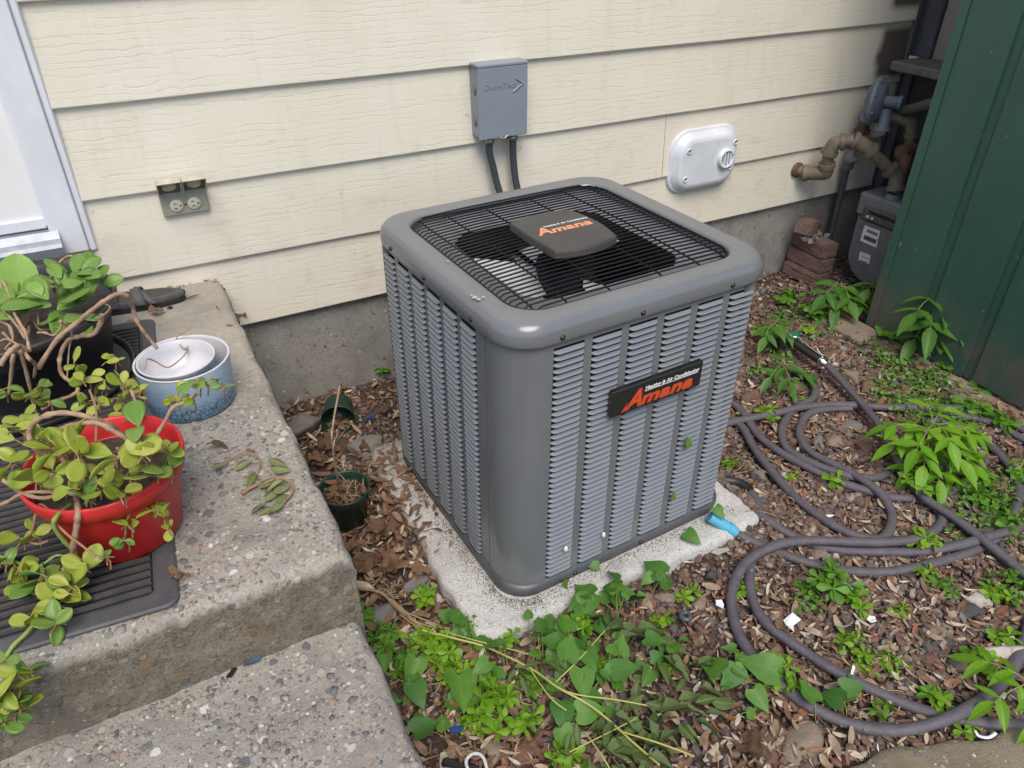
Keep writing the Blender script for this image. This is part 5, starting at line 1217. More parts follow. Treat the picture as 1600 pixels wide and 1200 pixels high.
sapling(1588, 1108, .10, [(1, 170, .10, .065, 2, .3), (1, 230, .10, .07, 2, .2), (.9, 290, .09, .07, 2, .2), (.9, 110, .10, .07, 2, .5)], 'bright sapling at the right edge over the lower hose loop')
sapling(1592, 735, .06, [(1, 200, .05, .05, 1, .3), (1, 320, .05, .05, 1, .2)], 'small bright sapling inside the far right loop at the picture edge')

# bindweed: heart shaped leaves on trailing stems
def bindweed(label, leaves, path=None, kind='bind', base_z=.0):
    c0 = gz(*leaves[0][:2], .02); t = thing('bindweed', label, 'vine', (c0.x, c0.y, .0), 0, 'bindweed trailing in front of the air conditioner')
    mb = MB()
    if len(leaves) > 4: leaves = leaves + [(px + random.uniform(-30, 30), py + random.uniform(-22, 22), L * random.uniform(.5, .8), ang + random.uniform(-90, 90), max(.02, z - .02)) for (px, py, L, ang, z) in leaves for _ in (0, 1)]
    for (px, py, L, ang, z) in leaves:
        c = gz(px, py, z); 
        # ang: direction of the leaf tip on the ground, degrees in world xy
        a = math.radians(ang + random.uniform(-12, 12)); d = Vector((math.cos(a), math.sin(a), random.uniform(-.6, .25)))
        b = c - Vector((math.cos(a), math.sin(a), 0)) * L * .45
        leaf_at(t, kind, b, d, Vector((random.uniform(-.5, .5), random.uniform(-.9, .1), 1)), L * random.uniform(.66, .86))
        g = Vector((b.x - math.cos(a) * .02, b.y - math.sin(a) * .02, ghf(b.x, b.y) + .004)); mb.tube([g, g.lerp(b, .6) + Vector((0, 0, .008)), b], .0011, 5, False)
    if path:
        P_ = [gz(px, py, .02) for px, py in path]; mb.tube(catmull(P_, 5), .0014, 5, False)
    tag(mb.build('stem', M['stemgreen'], t), kind='stuff'); return t
bindweed('heart leaved bindweed overlapping the front corner of the pale pad', [(828, 975, .085, 100, .10), (843, 930 + 40, .06, 70, .10), (880, 968, .08, 85, .10), (858, 1000, .07, 130, .07), (888, 1010, .085, 40, .07), (868, 1040, .06, 300, .05), (885, 1032, .085, 255, .06), (912, 1002, .06, 20, .05), (770, 1000, .055, 95, .08), (925, 1035, .075, 250, .06), (912, 1070, .095, 240, .05), (875, 1072, .06, 320, .04), (960, 1010, .05, 40, .07), (862, 1020, .07, 200, .05)], [(770, 1010), (830, 1000), (880, 1020), (920, 1050)])
bindweed('glossy bindweed clump on the pad edge below the louvers', [(908, 915, .085, 110, .08), (930, 935, .095, 350, .07), (895, 950, .075, 200, .07), (925, 958, .10, 330, .06), (948, 905, .08, 95, .10), (960, 912, .06, 60, .10), (980, 925, .06, 330, .06), (940, 985, .055, 300, .04)], [(895, 960), (930, 950), (985, 930)])
bindweed('bindweed spreading from under the lower step edge', [(640, 1052, .095, 215, .06), (655, 1088, .085, 265, .05), (722, 1085, .115, 258, .05), (748, 1048, .075, 200, .06), (775, 1045, .06, 90, .05), (668, 1133, .075, 5, .05), (612, 1090, .06, 330, .05), (600, 1040, .07, 240, .04), (715, 955, .08, 60, .06), (728, 985, .075, 280, .05), (705, 1000, .06, 200, .05), (748, 998, .06, 100, .05)], [(600, 1050), (650, 1070), (720, 1060), (750, 1040)])
bindweed('arrow leaved bindweed below the left bend of the hose loop', [(1110, 1030, .085, 95, .05), (1138, 1062, .095, 190, .05), (1165, 1052, .06, 300, .05), (1182, 1040, .105, 120, .06), (1195, 1098, .085, 268, .05), (1258, 1075, .08, 70, .05), (1298, 1082, .07, 95, .05), (1338, 1075, .075, 340, .05), (1330, 1085, .05, 300, .04)], [(1115, 1055), (1190, 1070), (1260, 1090), (1340, 1085)])
bindweed('two big bindweed leaves lying over the front edge of the pad', [(1018, 885, .085, 105, .09), (1048, 900, .08, 350, .08), (1010, 905, .05, 200, .08)], [(1010, 895), (1060, 860), (1120, 830)])
bindweed('single bindweed leaf hanging at the right end of the pad', [(1085, 842, .07, 280, .08), (1126, 800, .05, 270, .12)], [(1060, 870), (1090, 850), (1125, 815), (1140, 790)])
bindweed('dark leaf standing alone between the lower hose runs', [(1442, 1075, .07, 110, .03)])
bindweed('bindweed spray in the middle of the wilted stems', [(985, 1045, .095, 330, .05), (970, 1005, .075, 60, .05), (958, 1055, .06, 300, .05), (1030, 1005, .075, 300, .06), (1010, 1060, .06, 200, .03), (880, 1122, .09, 240, .04), (890, 1155, .07, 270, .04), (930, 1110, .09, 350, .04), (1050, 1005, .06, 60, .05)])
# torn bits of leaf caught in the louvers
for (px, py, s_, lab) in ((1075, 686, .032, 'curled green leaf caught in the louvers below the name plate'), (1052, 772, .024, 'small green leaf scrap stuck low in the louvers')):
    p = wy(px, py, -1.245); p = wy(px, py, ACY + math.tan(TH) * (p.x - ACX) - .002); t = thing('stuck_leaf', lab, 'leaf', tuple(p), 0); leaf_at(t, 'spurge', p, (.2, -.2, -1), (0, -1, .3), s_, wid=1.3); leaf_at(t, 'bind', p + Vector((0, 0, .004)), (-.5, -.3, -.7), (.2, -1, .2), s_ * .8)

# uprooted plant: root, long stems, wilted leaves
up = thing('uprooted_weed', 'uprooted weed with tan root and long yellow stems of wilted leaves', 'weed', tuple(gz(620, 945, 0)))
root = [gz(556, 918, .035), gz(592, 925, .03), gz(612, 940, .03), gz(640, 965, .025), gz(665, 985, .03)]
MB().tube(catmull(root, 5), [.0035] * 5 + [.0045] * 5 + [.008] * 5 + [.006] * 5 + [.004], 8).build('root', M['root'], up)
for pts in ([(630, 955), (680, 975), (720, 995), (750, 998)], [(625, 960), (660, 985), (700, 1000)], [(640, 968), (680, 980), (735, 982)], [(610, 930), (612, 915), (616, 925)]):
    MB().tube(catmull([gz(a, b, .035 - .003 * i) for i, (a, b) in enumerate(pts)], 4), .0016, 5).build('rootlet', M['straw'], up)
ST = [([(660, 985), (720, 1000), (762, 1012), (830, 1045), (870, 1073), (930, 1108), (995, 1165), (1030, 1195)], .0042), ([(870, 1075), (905, 1086), (960, 1093), (1015, 1103)], .003), ([(830, 1048), (860, 1090), (885, 1110)], .0026), ([(915, 1145), (940, 1180), (955, 1205)], .0026), ([(970, 1143), (1020, 1158), (1060, 1172), (1085, 1182)], .003), ([(868, 1066), (905, 1030), (945, 985)], .0026), ([(690, 985), (740, 1000), (800, 1015), (835, 1025)], .0024), ([(890, 1175), (950, 1145), (995, 1122)], .002)]
for pts, r in ST: MB().tube(catmull([gz(a, b, .052 + .010 * math.sin(i * 1.9)) for i, (a, b) in enumerate(pts)], 5), r * .68, 6).build('stem', M['stemyel'], up)
WL = [(965, 1100, .09, 260), (975, 1120, .08, 280), (1005, 1085, .08, 200), (1020, 1090, .07, 80), (1030, 1115, .10, 330), (1050, 1110, .09, 350), (1010, 1120, .09, 250), (1060, 1135, .07, 300), (985, 1155, .12, 330), (930, 1160, .13, 320), (960, 1175, .12, 340), (920, 1185, .10, 250), (945, 1195, .09, 260), (1005, 1180, .10, 300), (905, 970, .09, 345), (945, 985, .11, 350), (985, 990, .12, 340), (1020, 1000, .10, 330), (960, 1000, .09, 345), (1035, 1025, .09, 300), (1055, 1040, .09, 60), (1030, 1160, .08, 20), (1010, 1135, .09, 10), (890, 1060, .06, 300), (800, 1045, .05, 320), (815, 1058, .05, 260), (1075, 1040, .09, 330), (1045, 1070, .08, 70), (960, 1130, .08, 220), (1085, 1125, .07, 300), (1090, 1075, .07, 340), (855, 1035, .05, 300), (1110, 1095, .08, 320), (940, 1145, .10, 300), (900, 1130, .06, 230), (1060, 1095, .08, 10)]
WL += [(px_ + random.uniform(-25, 25), py_ + random.uniform(-18, 18), L_ * .8, an_ + random.uniform(-60, 60)) for (px_, py_, L_, an_) in WL]
for px, py, L, ang in WL:
    p = gz(px, py, random.uniform(.03, .055)); a = math.radians(ang + random.uniform(-20, 20)); leaf_at(up, 'wilt', p, (math.cos(a), math.sin(a), random.uniform(-.45, .15)), (random.uniform(-.9, .9), random.uniform(-.9, .9), 1), L * .9, wid=random.uniform(.65, 1.1))

# dead leaves lying in the gap and on the gravel
DG = [(612, 752, .07), (628, 775, .08), (642, 742, .07), (606, 785, .07), (655, 800, .06), (640, 820, .08), (600, 765, .06), (470, 635, .06), (450, 650, .05), (500, 700, .09), (515, 720, .10), (480, 715, .07), (505, 690, .07), (560, 690, .07), (590, 640, .06), (612, 625, .05), (600, 735, .11), (618, 745, .10), (585, 720, .08), (570, 620, .05), (540, 600, .05), (585, 855, .12), (600, 870, .12), (575, 880, .10), (615, 845, .10), (590, 830, .11), (628, 860, .09), (640, 890, .09), (570, 855, .08), (610, 810, .10), (630, 800, .08), (560, 900, .08), (605, 895, .07), (650, 870, .06)]
for px, py, L in DG:
    p = gz(px, py, .03 + random.random() * .03); a = random.uniform(0, 2 * PI)
    o = leaf_at(None, 'dead', p, (math.cos(a), math.sin(a), random.uniform(-.3, .3)), (random.uniform(-.7, .7), random.uniform(-.7, .3), 1), L * .85, 'dead_leaf'); tag(o, ('crumpled brown dead leaf strewn around the tipped green pot' if py < 665 else 'crumpled brown dead leaf between the two green pots' if py < 728 else 'crumpled brown dead leaf against the left side of the air conditioner base' if px > 595 and py < 822 else 'crumpled brown dead leaf in the pile below the upright green pot'), 'leaf', 'dead leaves in the gap beside the steps')
DS = [(358, 692, .05, 'small curled tan leaf on the landing above the fallen sprig', .545), (300, 897, .045, 'rust brown leaf on the landing right of the doormat corner', .545), (308, 425, .045, 'brown leaf caught against the siding at the back of the landing', .548), (380, 495, .05, 'brown leaf wedged beside the landing under the siding', .40), (560, 970, .03, 'orange leaf sliver under the uprooted root', .02), (1245, 1040, .045, 'red leaf left of the lower hose run', .03), (1225, 990, .05, 'curled tan leaf between the two hose bends', .03), (1195, 1008, .05, 'pale torn leaf at the left bend of the hose loop', .03), (1345, 782, .045, 'brown lobed leaf above the double hose', .03), (230, 487, .05, 'curled brown leaf at the heel of the sandal', .55), (1200, 1195, .09, 'orange brown leaf at the bottom edge by the large stone', .03), (1000, 948, .03, 'orange leaf sliver in front of the pad', .03), (1085, 985, .05, 'tan folded leaf right of the black rubber ring', .03)]
for px, py, L, lab, z in DS:
    p = gz(px, py, z + .004); a = random.uniform(0, 2 * PI); tag(leaf_at(None, 'dead', p, (math.cos(a), math.sin(a), .1), (random.uniform(-.4, .4), random.uniform(-.4, .2), 1), L, 'dead_leaf'), lab, 'leaf')

# ================================================================== DOORMAT
MATZ = .5415
dm = thing('doormat', 'black ribbed rubber doormat with grey border on the landing', 'doormat', (.048, -1.335, MATZ), -.075)
MW, MD = .78, 1.13
mb = MB(); mb.loft([rrect(-MW + i, i, -i, MD - i, .022, z, 5) for i, z in ((0, 0), (0, .004), (.004, .007), (.034, .0075), (.038, .005))], smooth=False, cap1=True); mb.build('base', M['matedge'], dm, True)
mb = MB(); mb.box((-MW + .040, .040, .0049), (-.040, MD - .040, .0056)); mb.build('backing', M['matback'], dm, True)
rib = MB(); 
for i in range(12): pass
RL = MW - .086
segs = 14; rows = []
for i in range(segs + 1):
    x = -MW + .043 + RL * i / segs; w = .0048 + .0008 * math.sin(i * 2.7); h = .0112 + .0012 * math.sin(i * 1.9 + 1)
    rows.append([Vector((x, -w, .0054)), Vector((x, -w * .7, h)), Vector((x, w * .7, h)), Vector((x, w, .0054))])
rib.loft(rows, closed=False, smooth=False); rme = rib.mesh('rib', M['mat'])
NRIB = 52
for k in range(NRIB): put('rib', rme, dm, True, Matrix.Translation((0, .050 + (MD - .100) * k / (NRIB - 1), 0)))

# ================================================================== POTS
def pot(name, label, c, prof, mat, n=40, tilt=None, group=None):
    t = thing(name, label, 'flower pot', tuple(c), 0, group); Mx = Matrix.Translation(c)
    if tilt is not None: Mx = Mx @ tilt
    MB().lathe(prof, n, Mx, True, .006).build('shell', mat, t); return t, Mx
rc_ = Vector((-.012, -1.095, .550))
rp, _ = pot('flower_pot', 'red plastic pot of trailing yellow green succulent on the doormat', rc_, [(.0, 0), (.096, 0), (.100, .004), (.123, .128), (.124, .130), (.133, .131), (.138, .150), (.139, .166), (.136, .169), (.132, .166), (.128, .14), (.12, .12), (.105, .10)], M['red'])
MB().lathe([(.122, .128), (.06, .136), (0, .133)], 30, Matrix.Translation(rc_)).build('soil', M['potsoil'], rp)
bc = Vector((-.175, -.395, .550))
bp, _ = pot('flower_pot', 'large black pot of tangled dry stems beside the door', bc, [(0, 0), (.185, 0), (.19, .006), (.228, .165), (.238, .168), (.246, .176), (.248, .192), (.243, .197), (.237, .192), (.232, .17), (.224, .14), (.21, .12)], M['blackpot'], 56)
MB().lathe([(.226, .145), (.12, .152), (0, .148)], 30, Matrix.Translation(bc)).build('soil', M['potsoil'], bp)
MB().lathe([(.0, .003), (.215, .003), (.232, .010), (.240, .026), (.236, .027), (.226, .012)], 44, Matrix.Translation(bc + Vector((-.0, -.05, -.003)))).build('saucer', M['blackpot'], bp)
blc = Vector((.168, -.690, .541))
bl, _ = pot('flower_pot', 'pale blue pot with crackle print on the landing', blc, [(.0, 0), (.094, 0), (.098, .004), (.1055, .119), (.107, .122), (.1045, .123), (.1025, .119), (.096, .03), (.0, .028)], M['bluepot'], 48)
MB().lathe([(.1062, .1195), (.1075, .1222), (.1055, .1238), (.1025, .1225), (.1015, .119), (.097, .05)], 48, Matrix.Translation(blc), True, 0, False).build('rim_lining', M['whitepot'], bl)
ipc = Vector((.156, -.690, .572))
ip, _ = pot('nursery_pot', 'white ribbed inner pot nested off centre inside the pale blue pot', ipc, [(.0, .0), (.066, .0), (.084, .088), (.087, .092), (.0855, .096), (.082, .094), (.0795, .07), (.072, .035), (.0, .034)], M['whitepot'], 48)
def twig_thing(name, label, cat, pts, r, mat, parts=()):
    t = thing(name, label, cat, tuple(pts[0])); MB().tube(catmull(pts, 6), r, 6).build('stem', mat, t)
    for p2, r2 in parts: MB().tube(catmull(p2, 5), r2, 5).build('side_twig', mat, t)
    return t
twig_thing('dry_twig', 'thin curly brown twig lying inside the white inner pot', 'twig', [gz(227, 577, .671), gz(230, 561, .676), (gz(243, 565, .650)), gz(262, 574, .634), gz(280, 563, .634), gz(291, 551, .640), gz(292, 546, .644), gz(285, 543, .650), gz(277, 532, .664), gz(279, 524, .676), gz(296, 514, .684)], .0018, M['stem'], [([gz(291, 548, .642), gz(296, 546, .648)], .0014), ([gz(290, 545, .645), gz(295, 541, .65)], .0012)])

# ================================================================== SUCCULENT IN THE RED POT
sc_ = thing('succulent', 'sprawling yellow green succulent spilling out of the red pot and down the steps', 'plant', (rc_.x, rc_.y, .68))
def G(px, py, z): return gz(px, py, z) if z > .535 else wy(px, py, -1.415)   # below the nosing the shoots hang in front of the riser
stems = [
    ([(150, 735, .70), (100, 720, .74), (55, 700, .78), (46, 675, .80), (60, 655, .83), (95, 645, .84), (140, 652, .83), (178, 668, .79), (200, 692, .73)], .0060, 'stem'),
    ([(140, 760, .70), (95, 715, .75), (78, 683, .78), (105, 667, .81), (150, 661, .83), (185, 678, .81), (203, 690, .79), (222, 705, .77)], .0058, 'stem'),
    ([(210, 720, .70), (240, 685, .73), (258, 658, .75), (270, 637, .77), (290, 628, .77), (308, 615, .77)], .0048, 'stem'),
    ([(205, 700, .70), (217, 665, .74), (212, 630, .76), (205, 610, .77)], .0042, 'stem'),
    ([(140, 750, .70), (110, 765, .71), (70, 778, .72), (35, 770, .72), (0, 748, .73), (-30, 740, .73)], .0045, 'stem'),
    ([(150, 780, .70), (100, 770, .72), (40, 770, .72), (10, 785, .70), (-30, 800, .68)], .0040, 'stem'),
    ([(110, 790, .70), (90, 805, .715), (84, 822, .70), (100, 845, .66), (118, 865, .62), (108, 885, .585), (95, 905, .575), (72, 945, .567), (45, 985, .562), (20, 1010, .555), (2, 1040, .54)], .0048, 'stemgreen'),
    ([(120, 775, .70), (122, 800, .715), (120, 820, .69), (115, 850, .65), (112, 870, .61), (100, 890, .585)], .0065, 'stem'),
    ([(85, 815, .70), (105, 835, .68), (125, 850, .66), (148, 868, .645), (160, 872, .65)], .0028, 'stemred'),
    ([(185, 770, .70), (205, 765, .715), (208, 785, .70), (198, 815, .66), (196, 835, .63)], .0030, 'stemred'),
    ([(95, 885, .575), (60, 890, .570), (30, 880, .570), (0, 870, .57), (-20, 880, .57)], .0036, 'stemgreen'),
    ([(105, 870, .60), (88, 868, .61), (70, 880, .60), (62, 885, .59)], .003, 'stemgreen'),
    ([(75, 795, .70), (60, 790, .70), (50, 830, .66), (45, 845, .63), (60, 850, .62), (75, 845, .62)], .0028, 'stemred'),
    ([(2, 1040, .54), (8, 1065, .50), (5, 1095, .47), (10, 1120, .45), (0, 1140, .44)], .0034, 'stemgreen'),
    ([(190, 745, .70), (190, 720, .74), (183, 700, .77)], .0035, 'stem'), ([(225, 745, .70), (235, 720, .74), (240, 700, .77)], .0035, 'stem'),
    ([(165, 770, .70), (178, 745, .73), (190, 735, .75)], .003, 'stemred'), ([(160, 760, .70), (140, 745, .73), (128, 720, .77)], .003, 'stem'),
    ([(250, 740, .70), (262, 725, .73), (272, 700, .76)], .003, 'stem'), ([(150, 690, .70), (150, 640, .74), (140, 610, .75)], .003, 'stemred'),
]
for pts, r, mt in stems:
    P_ = catmull([G(*p) for p in pts], 6); MB().tube(P_, [.78 * r * (1 + .10 * math.sin(i * 1.7) + (.25 if i % 9 == 0 else 0)) for i in range(len(P_))], 8).build('stem', M[mt], sc_)
clusters = [  # px, py, z, leaves, size, kind, spread px
    (30, 672, .80, 5, .062, 'succ', 18), (75, 690, .79, 4, .055, 'succ', 15), (118, 690, .80, 3, .055, 'succ', 14), (55, 745, .745, 4, .068, 'succ', 14), (25, 725, .76, 4, .055, 'succ', 14), (85, 740, .76, 3, .055, 'succ', 12),
    (215, 668, .83, 2, .078, 'succ2', 4), (222, 715, .80, 4, .062, 'succ', 14), (175, 710, .79, 4, .058, 'succ', 12), (255, 700, .78, 5, .055, 'succ', 14), (262, 735, .745, 5, .050, 'succ2', 12), (240, 735, .75, 3, .05, 'succ', 10),
    (125, 715, .79, 3, .065, 'succ', 10), (100, 705, .78, 3, .06, 'succ', 10), (150, 760, .74, 3, .052, 'succ', 10), (190, 772, .74, 3, .05, 'succ', 10), (135, 775, .735, 4, .045, 'succ2', 9), (165, 740, .75, 3, .05, 'succ', 10), (205, 745, .75, 3, .05, 'succ', 10), (110, 760, .74, 3, .045, 'succ', 10),
    (236, 790, .665, 5, .042, 'succ', 10), (200, 820, .655, 4, .038, 'succ', 9), (195, 843, .625, 4, .034, 'succ2', 7), (262, 825, .63, 3, .03, 'succ', 7), (255, 805, .66, 2, .034, 'succ', 7),
    (30, 840, .63, 2, .05, 'succ', 8), (55, 835, .635, 3, .042, 'succ', 9), (62, 905, .585, 6, .058, 'succ2', 12), (105, 905, .59, 4, .06, 'succ', 12), (135, 890, .60, 3, .058, 'succ', 10), (25, 890, .575, 5, .050, 'succ', 14), (5, 880, .575, 4, .05, 'succ2', 8), (85, 940, .575, 5, .055, 'succ', 14), (110, 920, .58, 3, .05, 'succ', 10), (40, 915, .57, 3, .045, 'succ', 10), (55, 970, .565, 4, .045, 'succ', 12), (90, 975, .565, 4, .050, 'succ2', 10), (165, 870, .645, 3, .026, 'succ2', 6),
    (25, 1050, .52, 4, .055, 'succ', 9), (42, 1045, .525, 4, .05, 'succ2', 8), (14, 1075, .5, 4, .05, 'succ', 9), (35, 1100, .46, 4, .045, 'succ', 9), (20, 1120, .45, 4, .045, 'succ2', 9), (8, 1030, .535, 2, .045, 'succ2', 8), (10, 1100, .46, 5, .045, 'succ2', 12), (25, 1085, .475, 4, .042, 'succ', 10), (5, 1130, .44, 3, .04, 'succ2', 9),
    (135, 590, .76, 4, .048, 'succ', 12), (160, 600, .75, 4, .046, 'succ', 12), (195, 595, .77, 5, .042, 'succ', 12), (175, 560, .77, 4, .036, 'succ', 12), (185, 625, .73, 4, .042, 'succ', 12), (220, 610, .75, 4, .036, 'succ', 12), (150, 625, .72, 4, .045, 'succ', 12), (190, 645, .71, 4, .04, 'succ', 12), (130, 625, .70, 3, .05, 'succ', 8), (115, 570, .76, 2, .05, 'succ', 6), (60, 610, .70, 4, .046, 'succ2', 12), (45, 620, .68, 2, .05, 'succ', 8), (75, 625, .68, 3, .048, 'succ2', 10), (5, 610, .70, 4, .048, 'succ2', 10), (35, 655, .74, 2, .055, 'succ', 8),
    (275, 622, .77, 4, .036, 'succ', 12), (300, 625, .77, 3, .034, 'succ', 10), (308, 600, .785, 4, .038, 'succ2', 9), (345, 600, .765, 4, .026, 'succ2', 8), (320, 598, .775, 2, .03, 'succ', 6),
]
tw = MB()
for (px, py, z, nl, size, kd, sp) in clusters:
    c = G(px, py, z); a0 = random.uniform(0, 6)
    for j in range(nl):
        if j == 0: q = c.copy()
        else: q = G(px + random.uniform(-sp, sp) * .8, py + random.uniform(-sp, sp) * .8, z + random.uniform(-.012, .018))
        a = a0 + 2 * PI * j / nl + random.uniform(-.4, .4); el = random.uniform(-.5, 1.0); s_ = size * random.uniform(.54, .86)
        d = Vector((math.cos(a) * math.cos(el), math.sin(a) * math.cos(el), math.sin(el)))
        leaf_at(sc_, kd, q, d, jit((0, -.35, 1), .9), s_)
        tw.tube([q - d * .012 + Vector((0, 0, -.006)), q], .0014, 5, False)
    if z < .60 or True:
        tw.tube([c + Vector((0, 0, -.03 if z > .62 else -.006)), c + Vector((.004, 0, -.012 if z > .62 else -.002)), c], .0016, 5, False)
tag(tw.build('petioles', M['stemred'], sc_), kind='stuff')
# fallen sprig on the landing
fs = thing('fallen_sprig', 'broken succulent sprig wilting on the concrete landing', 'sprig', tuple(gz(420, 760, .545)))
MB().tube(catmull([gz(378, 772, .546), gz(392, 762, .548), (gz(412, 754, .552)), gz(440, 748, .556), gz(456, 756, .553), gz(457, 768, .550), gz(446, 782, .548), (gz(430, 798, .546))], 5), [.0040] * 8 + [.0026] * 28, 7).build('stem', M['stemred'], fs)
MB().tube(catmull([gz(352, 724, .545), gz(366, 714, .550), gz(384, 707, .554), gz(398, 710, .554), (gz(406, 722, .550)), gz(404, 738, .546)], 5), .002, 6).build('side_stem', M['stemred'], fs)
for px, py, L, ang, kd in ((440, 732, .048, 130, 'succ2'), (446, 738, .042, 160, 'succ'), (424, 750, .045, 205, 'succ2'), (440, 753, .042, 190, 'succ2'), (445, 762, .04, 200, 'succ2'), (432, 768, .042, 205, 'succ2'), (442, 775, .036, 215, 'succ2'), (408, 790, .034, 190, 'succ2'), (424, 796, .034, 180, 'succ'), (436, 790, .036, 200, 'succ'), (392, 742, .04, 235, 'succ2'), (386, 722, .04, 195, 'succ2'), (348, 726, .036, 190, 'succ2')):
    a = math.radians(ang); leaf_at(fs, 'sprig', gz(px + 8, py - 3, .550), (math.cos(a), math.sin(a), random.uniform(-.1, .15)), jit((.2, -.2, 1), .5), L, wid=.62)

# ================================================================== PLANT AND DRY STEMS IN THE BLACK POT
bs = thing('potted_plant', 'dry twisted stems with fresh green tips in the large black pot', 'plant', (bc.x, bc.y, .7))
dry = [
    ([(60, 575, .70), (90, 530, .76), (120, 505, .79), (150, 480, .83), (170, 466, .85), (186, 459, .855), (200, 464, .84), (207, 480, .80), (212, 498, .77), (222, 515, .745), (232, 528, .72), (246, 545, .69)], .0055),
    ([(160, 492, .79), (157, 505, .77), (146, 522, .75), (128, 525, .745), (110, 530, .74), (98, 545, .72), (93, 565, .70), (97, 585, .67), (112, 598, .655), (122, 608, .64), (112, 618, .63), (85, 628, .62), (65, 640, .61)], .0055),
    ([(20, 550, .76), (30, 548, .77), (38, 570, .73), (48, 610, .66), (55, 640, .61), (62, 655, .58)], .0045),
    ([(25, 545, .76), (20, 560, .75), (17, 590, .70), (14, 615, .66)], .0048), ([(35, 545, .76), (45, 560, .75), (55, 570, .72), (53, 590, .68)], .0045),
    ([(0, 570, .76), (15, 550, .78), (30, 540, .78), (42, 548, .76)], .006),
    ([(46, 510, .72), (42, 530, .73), (35, 515, .76), (25, 490, .77), (10, 450, .80), (0, 430, .82)], .0042), ([(46, 548, .74), (40, 520, .76), (25, 495, .78), (15, 470, .79)], .0040),
    ([(20, 525, .72), (8, 490, .76), (2, 450, .80), (-5, 440, .80)], .004), ([(30, 520, .70), (50, 500, .73), (62, 515, .72), (90, 512, .74)], .003),
    ([(85, 455, .74), (80, 435, .79), (90, 415, .82), (100, 404, .83), (112, 400, .84), (120, 408, .83)], .004), ([(130, 410, .82), (140, 398, .83), (145, 412, .80)], .0025),
    ([(105, 435, .80), (122, 440, .80), (130, 455, .78), (135, 475, .75)], .004), ([(40, 460, .76), (55, 448, .78), (70, 445, .78), (95, 452, .78)], .0032),
    ([(60, 520, .74), (70, 520, .75), (85, 524, .74), (95, 510, .76), (96, 502, .77)], .0032), ([(112, 512, .77), (100, 505, .79), (94, 502, .80)], .0045), ([(112, 514, .77), (112, 530, .74), (108, 545, .72), (105, 590, .66)], .0022),
    ([(38, 510, .72), (48, 495, .74), (58, 490, .75), (60, 508, .74)], .0026), ([(5, 520, .72), (20, 535, .73), (35, 550, .72), (45, 545, .72)], .003), ([(-10, 540, .73), (10, 530, .75), (30, 540, .74)], .003), ([(150, 500, .79), (165, 490, .79), (172, 480, .79), (165, 475, .80)], .0022),
    ([(-5, 500, .75), (15, 510, .75), (20, 530, .74), (8, 545, .75)], .0035), ([(0, 480, .78), (20, 500, .77), (40, 530, .75)], .0035), ([(80, 500, .72), (70, 480, .75), (60, 460, .77)], .003),
]
for pts, r in dry:
    P_ = catmull([G(*p) for p in pts], 6); MB().tube(P_, [r * (1 + .12 * math.sin(i * 1.3) + (.2 if i % 7 == 0 else 0)) * (1 - .3 * i / len(P_)) for i in range(len(P_))], 7).build('dry_stem', M['stem'], bs)
for (px, py, z, L, az, el) in [(80, 478, .77, .085, 150, .4), (65, 475, .78, .08, 190, .3), (75, 468, .79, .075, 120, .7), (95, 472, .78, .085, 330, .3), (50, 478, .77, .075, 200, .1), (90, 485, .76, .075, 20, .3), (110, 480, .76, .08, 80, .6), (120, 475, .76, .08, 60, .9), (105, 490, .75, .06, 290, -.1), (85, 495, .74, .06, 250, .1), (130, 470, .77, .08, 40, .9),
                           (85, 440, .81, .05, 180, .2), (95, 435, .82, .05, 110, .6), (90, 445, .81, .048, 260, .2), (105, 425, .82, .055, 150, .5), (115, 425, .82, .055, 60, .4), (120, 430, .82, .052, 330, .3), (128, 425, .82, .055, 20, .5), (135, 430, .82, .055, 300, .3), (130, 440, .81, .048, 200, .2), (145, 440, .80, .048, 170, .4), (155, 440, .80, .052, 60, .6), (160, 445, .79, .05, 350, .3), (150, 450, .79, .048, 120, .6), (100, 450, .80, .045, 90, .9), (140, 420, .82, .045, 80, .7),
                           (12, 490, .76, .07, 80, .9), (30, 480, .76, .05, 10, .4), (85, 525, .73, .10, 60, .2), (110, 500, .74, .07, 300, -.3), (125, 490, .75, .06, 310, -.2)]:
    a = math.radians(az); leaf_at(bs, 'succ2', G(px, py, z), (math.cos(a) * math.cos(el), math.sin(a) * math.cos(el), math.sin(el)), jit((0, -.3, 1), .4), L)
dk = thing('dock_leaf_plant', 'single broad pale green dock leaf standing up in the black pot', 'plant', (bc.x - .03, bc.y - .08, .7))
b0 = G(30, 505, .71); b1 = G(27, 400, .86)
d = (b1 - b0); leaf_at(dk, 'dock', b0, d, (.1, -1, .4), d.length * 1.02, wid=.80)
MB().tube([b0, b0.lerp(b1, .3), b0.lerp(b1, .62)], [.004, .003, .0016], 6).build('stalk', M['stemgreen'], dk)
leaf_at(dk, 'dock', G(22, 470, .79), (-.4, -.2, .2), (0, -1, .5), .07); leaf_at(dk, 'dock', G(26, 465, .80), (.6, -.1, .2), (0, -1, .5), .06)

